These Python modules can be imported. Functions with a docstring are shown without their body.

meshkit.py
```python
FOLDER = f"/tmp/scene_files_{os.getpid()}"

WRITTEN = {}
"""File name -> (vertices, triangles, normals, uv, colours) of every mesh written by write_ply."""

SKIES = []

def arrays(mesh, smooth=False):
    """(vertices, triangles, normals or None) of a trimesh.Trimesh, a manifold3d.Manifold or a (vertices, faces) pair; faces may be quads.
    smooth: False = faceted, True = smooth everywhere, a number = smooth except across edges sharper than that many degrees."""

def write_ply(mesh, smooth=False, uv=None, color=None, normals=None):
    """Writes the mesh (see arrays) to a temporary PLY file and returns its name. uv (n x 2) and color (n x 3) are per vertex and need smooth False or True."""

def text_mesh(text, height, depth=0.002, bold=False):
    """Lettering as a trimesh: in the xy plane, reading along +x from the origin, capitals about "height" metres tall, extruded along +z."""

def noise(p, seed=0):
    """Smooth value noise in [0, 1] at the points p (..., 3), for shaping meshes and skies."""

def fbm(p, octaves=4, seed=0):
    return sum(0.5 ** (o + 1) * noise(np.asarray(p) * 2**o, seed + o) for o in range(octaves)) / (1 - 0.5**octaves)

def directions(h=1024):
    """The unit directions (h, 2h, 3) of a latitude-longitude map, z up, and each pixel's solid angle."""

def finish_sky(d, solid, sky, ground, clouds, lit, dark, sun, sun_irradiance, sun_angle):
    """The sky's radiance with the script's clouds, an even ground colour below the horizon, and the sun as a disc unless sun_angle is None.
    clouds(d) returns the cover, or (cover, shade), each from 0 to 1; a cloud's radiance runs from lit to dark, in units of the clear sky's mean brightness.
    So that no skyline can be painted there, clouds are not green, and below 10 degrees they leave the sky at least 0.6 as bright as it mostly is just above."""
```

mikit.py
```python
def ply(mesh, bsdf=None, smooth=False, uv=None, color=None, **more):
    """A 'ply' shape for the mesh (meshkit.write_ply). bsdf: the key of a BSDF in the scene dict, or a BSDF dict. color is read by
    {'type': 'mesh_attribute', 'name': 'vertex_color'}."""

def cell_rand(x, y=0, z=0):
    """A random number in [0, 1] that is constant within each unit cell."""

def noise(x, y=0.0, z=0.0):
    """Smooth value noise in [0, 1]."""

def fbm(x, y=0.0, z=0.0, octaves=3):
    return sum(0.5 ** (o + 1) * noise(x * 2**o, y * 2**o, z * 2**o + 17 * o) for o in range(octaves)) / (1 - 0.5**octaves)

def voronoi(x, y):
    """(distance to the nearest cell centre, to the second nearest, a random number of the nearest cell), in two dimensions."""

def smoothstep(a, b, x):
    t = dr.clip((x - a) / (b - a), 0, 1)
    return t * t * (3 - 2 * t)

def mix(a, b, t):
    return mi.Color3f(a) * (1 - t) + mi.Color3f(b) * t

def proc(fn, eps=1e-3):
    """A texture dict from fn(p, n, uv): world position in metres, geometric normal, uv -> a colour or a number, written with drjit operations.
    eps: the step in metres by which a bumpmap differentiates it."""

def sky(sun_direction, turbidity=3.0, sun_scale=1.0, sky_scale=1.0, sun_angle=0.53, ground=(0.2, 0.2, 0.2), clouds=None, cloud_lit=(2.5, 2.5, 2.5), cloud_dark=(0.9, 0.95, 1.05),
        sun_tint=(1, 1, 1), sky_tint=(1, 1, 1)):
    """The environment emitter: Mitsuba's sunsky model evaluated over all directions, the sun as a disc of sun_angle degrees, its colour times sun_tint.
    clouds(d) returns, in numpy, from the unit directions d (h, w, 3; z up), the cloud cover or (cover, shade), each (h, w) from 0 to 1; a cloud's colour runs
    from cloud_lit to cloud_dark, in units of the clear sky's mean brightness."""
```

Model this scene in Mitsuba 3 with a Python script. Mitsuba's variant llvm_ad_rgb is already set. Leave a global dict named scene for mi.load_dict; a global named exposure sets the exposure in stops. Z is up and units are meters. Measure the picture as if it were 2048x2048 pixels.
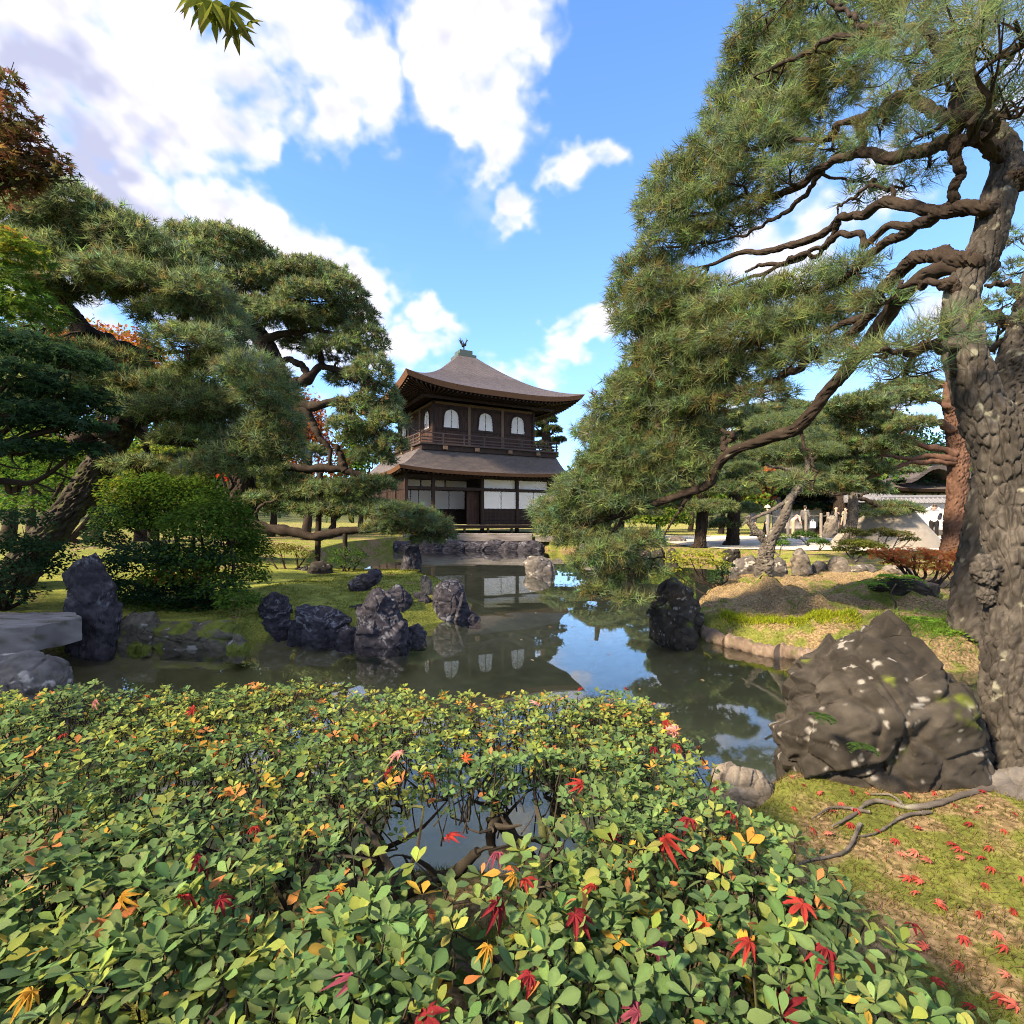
import math, random
import numpy as np, trimesh, shapely, drjit as dr
import mitsuba as mi, manifold3d as m3
from scipy.spatial import ConvexHull, cKDTree
import mikit, meshkit
from mikit import ply, proc, noise, fbm, voronoi, cell_rand, smoothstep, mix
T = mi.ScalarTransform4f
random.seed(7)
RNG = np.random.default_rng(7)
scene, labels = {'type': 'scene'}, {}

# ------------------------------------------------------------------ camera, sky, exposure
EYE, F, VH = 1.55, 512.0, 518.0
exposure = 3.45
scene['camera'] = {'type': 'perspective', 'fov': 90.0, 'fov_axis': 'x', 'near_clip': 0.05, 'far_clip': 3000.0,
                   'principal_point_offset_y': (512 - VH) / 1024.0,
                   'to_world': T().look_at(origin=[0, 0, EYE], target=[0, 1, EYE], up=[0, 0, 1])}
SUN = (-0.66, -0.46, 0.60)


def P(u, v, d):
    """a point at distance d ahead, sighted at (u, v) of a 1024 frame"""
    return np.array([(u - 512) / F * d, d, EYE - (v - VH) / F * d])


CLOUDS = [  # azimuth, elevation (degrees), radii, tilt, strength
]


def sky_dir(u, v):
    az = math.atan2(u - 512, F)
    return math.degrees(az), math.degrees(math.atan2((VH - v) * math.cos(az), F))


for (u, v, ru, rv, rot, s) in [
        (60, 40, 150, 62, 20, 1.1), (180, 100, 100, 62, 45, 1.15), (228, 150, 32, 40, 65, .85), (40, 150, 130, 48, 25, 1.0),
        (130, 190, 110, 46, 30, 1.05), (250, 232, 80, 42, 35, 1.15), (330, 280, 66, 34, 40, 1.15), (410, 316, 46, 26, 10, .95), (380, 350, 60, 30, 0, 1.0),
        (30, 250, 90, 60, 0, 1.0), (200, 300, 120, 50, 20, 1.0), (300, 360, 90, 40, 0, .8), (420, 380, 60, 26, 0, .55),
        (305, 40, 66, 40, 40, 1.1), (362, 72, 46, 36, 40, .9), (410, 98, 13, 16, 50, .5), (270, 130, 24, 20, 40, .75),
        (470, 40, 48, 58, 80, 1.15), (480, 110, 40, 50, 100, 1.0), (470, 152, 15, 22, 100, .7),
        (522, 190, 22, 28, 80, .85), (520, 212, 24, 16, 0, .7), (575, 160, 17, 28, 110, .85), (556, 18, 16, 12, 0, .6),
        (552, 55, 18, 14, -40, .5), (590, 342, 46, 24, 0, 1.0), (545, 358, 30, 12, 0, .8), (520, 375, 60, 22, 0, .75), (575, 318, 26, 12, 0, .75),
        (500, 362, 24, 12, 0, .6), (700, 330, 90, 44, 10, .95), (800, 260, 80, 60, 10, .8), (880, 200, 60, 60, 0, .7), (940, 300, 60, 40, 0, .7),
        (700, 420, 120, 30, 0, .9), (1000, 90, 60, 40, 0, .6), (890, 420, 90, 40, 0, .7), (250, 175, 26, 9, 40, .35)]:
    a, e = sky_dir(u, v)
    k = 57.3 / F * math.cos(math.radians(a)) ** 1.0
    CLOUDS.append((a, e, ru * k * math.cos(math.radians(a)), rv * k, rot, s))


def clouds(d):
    az = np.degrees(np.arctan2(d[..., 0], d[..., 1]))
    el = np.degrees(np.arcsin(np.clip(d[..., 2], -1, 1)))
    q = d * 5.0 + 3.3
    warp = np.stack([meshkit.fbm(q * 1.7 + 11, 4, 3), meshkit.fbm(q * 1.7 + 23, 4, 5)], -1) - .5
    warp = warp + .55 * (np.stack([meshkit.fbm(q * 5.5 + 31, 4, 43), meshkit.fbm(q * 5.5 + 53, 4, 45)], -1) - .5)
    az2, el2 = az + warp[..., 0] * 9.0, el + warp[..., 1] * 7.0
    field = np.zeros(az.shape)
    for a, e, ra, re, rot, s in CLOUDS:
        dx = (az2 - a + 180) % 360 - 180
        dx = dx * np.cos(np.radians(el))
        dx, dy = dx / 1.0, el2 - e
        c, sn = math.cos(math.radians(-rot)), math.sin(math.radians(-rot))
        x, y = (dx * c + dy * sn) / ra, (-dx * sn + dy * c) / re
        field = np.maximum(field, s * np.exp(-0.8 * (x * x + y * y)))
    behind = np.clip((np.abs(az) - 48) / 12, 0, 1)
    field = np.maximum(field, behind * (.35 + .75 * (meshkit.fbm(d * 2.2 + 7, 4, 21))))
    fine = meshkit.fbm(q * 3.1 + 5, 5, 9)
    fine2 = meshkit.fbm(q * 1.3 + 9, 4, 33)
    tear = meshkit.fbm(q * np.array([7., 7., 9.]) + 2 + 1.2 * warp[..., :1], 5, 61)
    x = field + .62 * (fine - .5) + .25 * (fine2 - .5) + .42 * (tear - .5)
    t = np.clip((x - .38) / .40, 0, 1)
    cover = t * t * (3 - 2 * t)
    cover = cover * np.clip(.60 + .9 * (x - .55) + .7 * (tear - .45), .45, 1)
    wisp = np.clip((fine2 - .52) * 2.4, 0, 1) * np.clip((tear - .40) * 4, 0, 1) * .40 * np.clip(field * 2.2, 0, 1)
    cover = np.clip(np.maximum(cover * .98, wisp), 0, 1)
    s2 = meshkit.fbm(q * 1.9 + 41, 4, 13)
    s3 = meshkit.fbm(q * 4.6 + 17, 4, 15)
    shade = np.clip((.5 * s2 + .5 * s3 - .46) * 4.5, 0, 1) * np.clip((x - .50) * 2.0, 0, 1) * .75
    left = np.clip((-az - 18) / 20, 0, 1) * np.clip(1 - np.abs(el - 26) / 16, 0, 1)
    shade = np.clip(shade + .85 * left * np.clip((.6 * s2 + .4 * s3 - .40) * 5, 0, 1), 0, 1)
    return cover, shade


scene['daylight'] = mikit.sky(SUN, turbidity=2.6, sun_scale=0.95, sky_scale=1.0, sun_angle=6, clouds=clouds, ground=(.10, .10, .07),
                              cloud_lit=(1.48, 1.42, 1.50), cloud_dark=(.74, .77, 1.02), sky_tint=(.86, .98, 1.16), sun_tint=(1.0, .95, .86))

# ------------------------------------------------------------------ materials
VC = {'type': 'mesh_attribute', 'name': 'vertex_color'}


def two(b):
    return {'type': 'twosided', 'bsdf': b}


def prin(col, rough=.8, spec=.35, bump=None, scale=.01, eps=2e-3, **kw):
    c = {'type': 'rgb', 'value': list(col)} if isinstance(col, (tuple, list)) else (proc(col) if callable(col) else col)
    b = {'type': 'principled', 'base_color': c, 'roughness': rough, 'specular': spec, **kw}
    if bump is not None:
        b = {'type': 'bumpmap', 'arbitrary': proc(bump, eps), 'scale': scale, 'bsdf': b}
    return two(b)


def ramp(t, *cols):
    n = len(cols) - 1
    out = mi.Color3f(cols[0])
    for k in range(n):
        s = dr.clip(t * n - k, 0, 1)
        out = out * (1 - s) + mi.Color3f(cols[k + 1]) * s
    return out


def moss_col(p, n, uv):
    a = fbm(p.x * 1.1, p.y * 1.1, p.z * 1.1, 2)
    b = fbm(p.x * 7 + 31, p.y * 7, p.z * 7, 2)
    c = noise(p.x * 70, p.y * 70 + 5, p.z * 70)
    g = ramp(b, (.055, .072, .016), (.10, .118, .026), (.165, .175, .040))
    soil = ramp(c, (.085, .060, .037), (.205, .150, .094))
    left = smoothstep(-.3, -1.2, p.x) * smoothstep(5, 6.5, p.y) * smoothstep(14.5, 12.5, p.y)   # the lush bank between the blue rocks
    g = g * (1 + .25 * left)
    t = smoothstep(.50, .60, a * .6 + b * .4 - .10 * left + .12 * smoothstep(2.1, 2.8, p.x) * smoothstep(5, 6, p.y) * smoothstep(13, 10, p.y))
    return mix(g, soil, t * .9) * (.55 + .9 * c)


def bed_col(p, n, uv):
    a = fbm(p.x * .9, p.y * .9, 3.1, 2)
    b = fbm(p.x * 6, p.y * 6, 1.7, 2)
    return ramp(.55 * a + .45 * b, (.060, .060, .026), (.125, .121, .056), (.22, .208, .105))


def nramp(t, *cols):
    n = len(cols) - 1
    c = np.asarray(cols, float)
    x = np.clip(t, 0, 1) * n
    i = np.minimum(x.astype(int), n - 1)
    w = (x - i)[:, None]
    return c[i] * (1 - w) + c[i + 1] * w


def nstep(a, b, x):
    t = np.clip((x - a) / (b - a), 0, 1)
    return (t * t * (3 - 2 * t))[:, None]


nf = meshkit.fbm


def rockcol(c0, c1, c2, lichen, lt=.63, ls=14., mossy=0.):
    """colour of a stone at its points: mottled, with lichen spots and moss patches"""
    def col(v):
        b = nf(v * 17 + 9, 4, 2)
        g = nramp(np.clip((.5 * nf(v * 3.1, 3, 1) + .5 * b - .5) * 1.7 + .5, 0, 1), c0, c1, c2)
        w = .75 * nf(v * ls + 40, 3, 3) + .25 * meshkit.noise(v * ls * 2.7 + 4, 4)
        k = nstep(lt, lt + .05, w)
        g = g * (1 - k) + np.array(lichen) * k
        if mossy:
            k = nstep(1 - mossy, 1 - mossy + .1, nf(v * 5 + 77, 4, 5))
            g = g * (1 - k) + nramp(b, (.05, .065, .012), (.12, .15, .025)) * k
        return g
    return col


def veincol(c0, c1, c2, vein):
    """banded blue stone with pale veins"""
    def col(v):
        w = v + (np.stack([nf(v * 4 + k * 7, 3, k) for k in range(3)], -1) - .5) * .35
        t = .55 * nf(w * [6, 6, 15], 4, 1) + .45 * nf(v * 22, 3, 2)
        g = nramp(np.clip((t - .5) * 2.1 + .5, 0, 1), c0, c1, c2)
        ridge = 1 - np.abs(nf(w * [5, 5, 10] + 31, 3, 6) * 2 - 1)
        k = nstep(.92, .99, ridge) * nstep(.50, .66, nf(v * 3.3 + 8, 2, 9)) * .6
        return g * (1 - k) + np.array(vein) * k
    return col


def barkcol(c0, c1, c2, k=1., lich=.68, lc=(.22, .23, .19)):
    def col(v):
        q = v * [1, 1, .45]
        t = .5 * nf(q * 9 * k, 3, 1) + .5 * nf(q * 48 * k, 3, 2)
        g = nramp(np.clip((t - .5) * 1.7 + .5, 0, 1), c0, c1, c2)
        w = nstep(lich, lich + .08, nf(v * 13 + 5, 4, 3)) * .7
        return g * (1 - w) + np.array(lc) * w
    return col


def mottle(c0, c1, k, o=3):
    return lambda v: nramp(np.clip((nf(v * k, o, 1) - .5) * 1.6 + .5, 0, 1), c0, c1)


def woodmat(c0, c1, ax='z', k=1.):
    def col(p, n, uv):
        q = {'z': (p.x * 14, p.y * 14, p.z * 1.2), 'x': (p.x * 1.2, p.y * 1.2, p.z * 16)}[ax]
        return ramp(noise(q[0] * k, q[1] * k, q[2] * k), c0, c1)
    return prin(col, .65, .3)


def leafmat(rough=.5, trans=.9, spec=.3):
    return {'type': 'principledthin', 'base_color': VC, 'roughness': rough, 'diff_trans': trans, 'eta': 1.35}


VCOL = {  # materials whose colour is worked out at the points of each mesh: (colour, material)
    'rock_blue': (veincol((.008, .008, .0125), (.024, .024, .036), (.068, .066, .082), (.20, .22, .27)), 'stone'),
    'rock_dark': (rockcol((.008, .0075, .007), (.024, .022, .020), (.070, .065, .059), (.19, .19, .185), .665, 15, .34), 'stone_near'),
    'rock_grey': (rockcol((.030, .029, .030), (.080, .076, .076), (.17, .165, .165), (.32, .31, .30), .64, 10), 'stone'),
    'rock_pale': (rockcol((.055, .049, .043), (.135, .122, .108), (.25, .235, .21), (.06, .05, .04), .60, 7), 'stone'),
    'rock_moss': (rockcol((.032, .032, .026), (.062, .06, .05), (.12, .12, .10), (.22, .23, .23), .66, 10, .48), 'stone'),
    'slab_stone': (rockcol((.07, .066, .068), (.14, .135, .142), (.24, .24, .255), (.08, .075, .06), .60, 8), 'stone'),
    'bark_pine': (barkcol((.014, .013, .012), (.040, .037, .035), (.105, .098, .092), 1.2, .66), 'stone_near'),
    'bark_dark': (barkcol((.010, .007, .006), (.022, .016, .013), (.045, .036, .030), 1., .8), 'stone'),
    'bark_red': (barkcol((.040, .022, .017), (.085, .048, .036), (.15, .088, .066), 1., .85), 'stone'),
    'bark_grey': (barkcol((.030, .027, .026), (.075, .068, .064), (.16, .15, .14), 1.4, .66), 'stone'),
    'bark_moss': (barkcol((.010, .009, .007), (.026, .022, .018), (.060, .056, .050), 1., .60, (.06, .075, .02)), 'stone'),
    'log_edge': (barkcol((.05, .038, .028), (.13, .10, .08), (.24, .20, .17), 1.4, .62, (.06, .07, .02)), 'stone'),
    'sand': (mottle((.24, .235, .22), (.34, .33, .31), 6), 'stone'),
    'sand_grey': (mottle((.16, .153, .14), (.25, .238, .22), 9), 'stone'),
    'cloth_pink': (mottle((.22, .09, .08), (.80, .64, .58), 9, 2), 'stone'),
    'forest_floor': (mottle((.03, .045, .015), (.07, .075, .03), .2), 'stone'),
}
MATS = {
    'stone': prin(VC, .85, .25),
    'stone_near': prin(VC, .88, .25),
    'moss_ground': prin(moss_col, .95, .15),
    'pond_mud': prin(bed_col, .95, .1),
    'pine_needles': leafmat(.5, 1.15), 'broad_leaf': leafmat(.45, 1.0), 'azalea_leaf': leafmat(.36, .8),
    'dark_wood': woodmat((.012, .007, .0065), (.034, .019, .016)),
    'plank_wood': woodmat((.014, .008, .0065), (.060, .029, .022), 'z', 2.),
    'rail_wood': prin((.050, .038, .040), .6, .3), 'worn_wood': prin((.14, .10, .07), .75, .3), 'post_wood': prin((.19, .175, .16), .8, .2),
    'paper': prin((.76, .755, .755), .9, .1), 'plaster': prin((.42, .43, .47), .9, .1),
    'bark_shingle': prin(lambda p, n, uv: ramp(.55 * fbm(p.x * 5, p.y * 5, p.z * 9, 2) + .45 * noise(p.x * 31, p.y * 31, p.z * 44),
                                              (.032, .028, .031), (.064, .056, .060), (.108, .096, .100)), .55, .6,
                         bump=lambda p, n, uv: dr.abs(p.z * 14 - dr.floor(p.z * 14) - .5), scale=.04, eps=6e-3),
    'shingle_edge': prin((.16, .085, .055), .8, .3), 'copper': prin((.06, .09, .085), .55, .4), 'bronze': prin((.018, .02, .022), .45, .5, metallic=.4), 'roof_tile': prin((.16, .17, .205), .5, .4),
    'skin': prin((.52, .34, .26), .6, .3), 'hair': prin((.018, .014, .012), .5, .4),
    'cloth_white': prin((.74, .73, .70), .9, .1), 'cloth_jeans': prin((.13, .19, .29), .9, .1), 'cloth_navy': prin((.025, .03, .05), .9, .1),
    'cloth_black': prin((.016, .016, .018), .9, .1), 'cloth_grey': prin((.10, .10, .11), .9, .1), 'cloth_green': prin((.10, .13, .13), .9, .1), 'cloth_tan': prin((.34, .27, .20), .9, .1),
    'bag_white': prin((.62, .70, .78), .6, .3), 'rope': prin((.16, .15, .13), .9, .1), 'phone_black': prin((.012, .012, .014), .3, .5),
    'water_sheet': {'type': 'bumpmap', 'arbitrary': proc(lambda p, n, uv: fbm(p.x * 1.3 + 3, p.y * 2.2, 0., 2), 1e-2), 'scale': .0012, 'bsdf': {'type': 'thindielectric', 'int_ior': 1.33}},
}
scene.update(MATS)


# ------------------------------------------------------------------ helpers
def numbered(name):
    key, n = name, 0
    while key in scene or key in labels or any(False for _ in ()):
        n += 1
        key = f'{name}_{n:03d}'
    return key


_used = {}


def num(name):
    """name, name_001, name_002 ..."""
    n = _used.get(name, -1) + 1
    _used[name] = n
    return name if n == 0 else f'{name}_{n:03d}'


def thing(name, label, cat, group=None):
    key = num(name)
    labels[key] = {'label': label, 'category': cat}
    if group:
        labels[key]['group'] = group
    return key


def put(key, mesh, mat, smooth=False, color=None, stuff=False, label=None, structure=False, **kw):
    if mat in VCOL:
        v, f = tm(mesh)
        if smooth is not True and smooth is not False:
            m = trimesh.graph.smooth_shade(trimesh.Trimesh(v, f, process=False), angle=math.radians(smooth), facet_minarea=None)
            v, f, smooth = np.array(m.vertices), np.array(m.faces), True
        fn, mat = VCOL[mat]
        mesh, color = (v, f), np.clip(fn(v), .004, .9)
    scene[key] = ply(mesh, mat, smooth=smooth, color=color, **kw)
    if stuff or label or structure:
        labels.setdefault(key, {})
        if stuff:
            labels[key]['kind'] = 'stuff'
        if structure:
            labels[key]['kind'] = 'structure'
        if label:
            labels[key]['label'] = label
    return key


def part(holder, name, mesh, mat, **kw):
    return put(num(holder + '__' + name), mesh, mat, **kw)


def tm(mesh):
    if hasattr(mesh, 'to_mesh'):
        m = mesh.to_mesh()
        return np.array(m.vert_properties[:, :3], float), np.array(m.tri_verts, int)
    if isinstance(mesh, tuple):
        v, f = np.asarray(mesh[0], float), np.asarray(mesh[1], int)
        if f.shape[1] == 4:
            f = np.vstack([f[:, [0, 1, 2]], f[:, [0, 2, 3]]])
        return v, f
    return np.array(mesh.vertices), np.array(mesh.faces)


def join(meshes):
    vs, fs, n = [], [], 0
    for m in meshes:
        v, f = tm(m)
        vs.append(v)
        fs.append(f + n)
        n += len(v)
    return np.vstack(vs), np.vstack(fs)


def nz(v):
    v = np.asarray(v, float)
    return v / np.maximum(np.linalg.norm(v, axis=-1, keepdims=True), 1e-9)


def spline(pts, n):
    """Catmull-Rom through rows of pts (any number of columns), n samples"""
    p = np.asarray(pts, float)
    p = np.vstack([2 * p[0] - p[1], p, 2 * p[-1] - p[-2]])
    t = np.linspace(0, len(p) - 3 - 1e-6, n)
    i = t.astype(int)
    s = (t - i)[:, None]
    a, b, c, d = p[i], p[i + 1], p[i + 2], p[i + 3]
    return .5 * ((2 * b) + (-a + c) * s + (2 * a - 5 * b + 4 * c - d) * s ** 2 + (-a + 3 * b - 3 * c + d) * s ** 3)


def tube(pts, rad, sides=6, cap=True, rough=0., seed=0):
    p = np.asarray(pts, float)
    r = np.broadcast_to(np.asarray(rad, float), (len(p),))
    t = nz(np.gradient(p, axis=0))
    ref = np.array([0, 0, 1.]) if abs(t[0][2]) < .9 else np.array([1., 0, 0])
    u = nz(np.cross(t[0], ref))
    U = [u]
    for k in range(1, len(p)):
        u = U[-1] - t[k] * np.dot(U[-1], t[k])
        U.append(nz(u))
    U = np.array(U)
    W = np.cross(t, U)
    a = np.linspace(0, 2 * np.pi, sides, endpoint=False)
    ring = U[:, None] * np.cos(a)[None, :, None] + W[:, None] * np.sin(a)[None, :, None]
    v = p[:, None] + ring * r[:, None, None]
    if rough:
        nn = meshkit.fbm(v / np.maximum(r.mean(), 1e-4) * .55 + seed * 7.3, 3, seed) - .5
        v = v + ring * (nn * 2 * rough * r[:, None])[..., None]
    v = v.reshape(-1, 3)
    i = np.arange(len(p) - 1)[:, None] * sides
    j = np.arange(sides)[None]
    k = (j + 1) % sides
    q = np.stack([i + j, i + k, i + sides + k, i + sides + j], -1).reshape(-1, 4)
    f = np.vstack([q[:, [0, 2, 1]], q[:, [0, 3, 2]]])
    if cap:
        n0 = len(v)
        v = np.vstack([v, p[0], p[-1]])
        e = (len(p) - 1) * sides
        f = np.vstack([f, [[n0, j_, (j_ + 1) % sides] for j_ in range(sides)], [[n0 + 1, e + (j_ + 1) % sides, e + j_] for j_ in range(sides)]])
        f[-2 * sides:-sides] = f[-2 * sides:-sides][:, ::1]
    return v, f[:, ::-1] if False else f


def box(x0, x1, y0, y1, z0, z1):
    v = np.array([[x, y, z] for x in (x0, x1) for y in (y0, y1) for z in (z0, z1)], float)
    f = np.array([[0, 1, 3, 2], [4, 6, 7, 5], [0, 4, 5, 1], [2, 3, 7, 6], [0, 2, 6, 4], [1, 5, 7, 3]])
    return v, np.vstack([f[:, [0, 1, 2]], f[:, [0, 2, 3]]])


def bar(a, b, w, h):
    """a rectangular bar from a to b, w wide (level), h high"""
    a, b = np.asarray(a, float), np.asarray(b, float)
    t = nz(b - a)
    s = np.cross(t, [0, 0, 1.])
    s = nz(s) if np.linalg.norm(s) > 1e-6 else np.array([1., 0, 0])
    n = np.cross(s, t)
    v = np.array([p + s * w / 2 * i + n * h / 2 * j for p in (a, b) for i in (-1, 1) for j in (-1, 1)])
    f = np.array([[0, 1, 3, 2], [4, 6, 7, 5], [0, 4, 5, 1], [2, 3, 7, 6], [0, 2, 6, 4], [1, 5, 7, 3]])
    return v, np.vstack([f[:, [0, 1, 2]], f[:, [0, 2, 3]]])


def jitter_col(base, n, amp, rng):
    base = np.atleast_2d(np.asarray(base, float))
    c = base[rng.integers(0, len(base), n)]
    return np.clip(c * (1 + amp * rng.normal(size=(n, 1))) * (1 + .35 * amp * rng.normal(size=(n, 3))), .004, .9)


# ------------------------------------------------------------------ terrain
POND = shapely.Polygon([(9, 4.4), (5, 3.6), (3.6, 3.4), (2.6, 3.35), (1.8, 3.2), (1.15, 2.75), (.8, 2.35), (0, 2.15), (-.8, 2.2), (-1.8, 2.5), (-3, 3.3), (-4.0, 4.0),
                        (-6, 4.5), (-9, 4.8), (-9, 5.9), (-6, 5.85), (-4.6, 6.05), (-3.5, 6.45), (-3.05, 7.0), (-2.3, 6.9), (-1.4, 7.3), (-.65, 8.0), (-.7, 9.2),
                        (-1.4, 11.2), (-2.2, 12.5), (-4.2, 12.9), (-5.4, 14), (-6.3, 17), (-6.3, 21), (-5.6, 24.6), (-3, 25.1), (1.5, 25.1), (3, 23.5), (4.4, 21.4),
                        (6.5, 19.6), (8.2, 17.5), (8, 15.5), (6.2, 14.6), (5.3, 12.6), (4.2, 11), (3.6, 9.8), (2.8, 8.2), (2.25, 7.0), (2.4, 6.55), (2.9, 6.0),
                        (3.4, 5.6), (4.4, 5.15), (5.5, 5.3), (9, 5.8)]).buffer(.25).buffer(-.25)
shapely.prepare(POND)
SAND = shapely.Polygon([(8.2, 19.2), (11.5, 17.2), (15, 16.2), (24, 17.0), (34, 24), (34, 28.5), (8, 29.5), (7.2, 25), (7.6, 21)]).buffer(.8).buffer(-.4)


def sstep(a, b, x):
    t = np.clip((x - a) / (b - a), 0, 1)
    return t * t * (3 - 2 * t)


BUMPS = [(4.15, 8.0, .55, .16), (5.4, 7.6, .55, .20), (3.6, 7.0, .5, .10), (6.6, 7.4, .7, .18), (4.7, 9.6, 1.2, .16), (7.5, 9.5, 1.4, .12), (4.0, 6.4, .7, .12), (5.6, 6.3, .8, .12)]


def ground(x, y):
    x, y = np.asarray(x, float), np.asarray(y, float)
    pts = shapely.points(x.ravel(), y.ravel())
    dist = shapely.distance(POND.exterior, pts).reshape(x.shape)
    inside = shapely.contains(POND, pts).reshape(x.shape)
    q = np.stack([x, y, np.zeros_like(x)], -1)
    n1 = meshkit.fbm(q * .8 + 4, 3, 1) - .5
    n2 = meshkit.fbm(q * 4.3, 3, 2) - .5
    hb = .27 + .28 * sstep(9, 25, y)
    steep = np.where((y > 24) | (x < -2.2), .12, .34)
    out = hb * sstep(0, 1, dist / steep) + .10 * sstep(.2, 3, dist) + .16 * n1 * sstep(.2, 2, dist) + .05 * n2 * sstep(.05, .4, dist)
    out = out + .25 * sstep(-4, -9, x) * sstep(4, 8, y) * sstep(20, 10, y)
    for bx, by, br, bh in BUMPS:
        rr = np.hypot(x - bx, y - by) / br
        out = out + bh * np.exp(-rr ** 2 * 1.4) * (1 + 2.4 * n2) * sstep(0, .5, dist)
    rugged = sstep(2.0, 2.8, x) * sstep(5, 6, y) * sstep(13, 10, y) * sstep(.05, .5, dist)
    out = out + rugged * (.16 * (meshkit.fbm(q * 2.7 + 2, 4, 12) - .5) + .06 * np.clip(meshkit.fbm(q * 6 + 5, 2, 14) - .52, 0, 1) * 4)
    flat = sstep(14, 22, y)
    out = out * (1 - flat) + flat * (.60 * sstep(0, 1, dist / .15) * np.where(x < 3, 1, .0) + np.where(x < 3, 0, .36 * sstep(0, 1, dist / .3) + .14 * sstep(19, 27, y)))
    under = -.12 - .36 * sstep(0, 1.3, dist) + .05 * n2
    under = under * sstep(0, .12, dist)
    return np.where(inside, under, out)


def spaced(lo, hi, c, fine, n):
    """n coordinates from lo to hi, about `fine` apart near c"""
    a = math.asinh((lo - c) / fine / 60)
    b = math.asinh((hi - c) / fine / 60)
    return c + np.sinh(np.linspace(a, b, n)) * fine * 60


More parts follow.
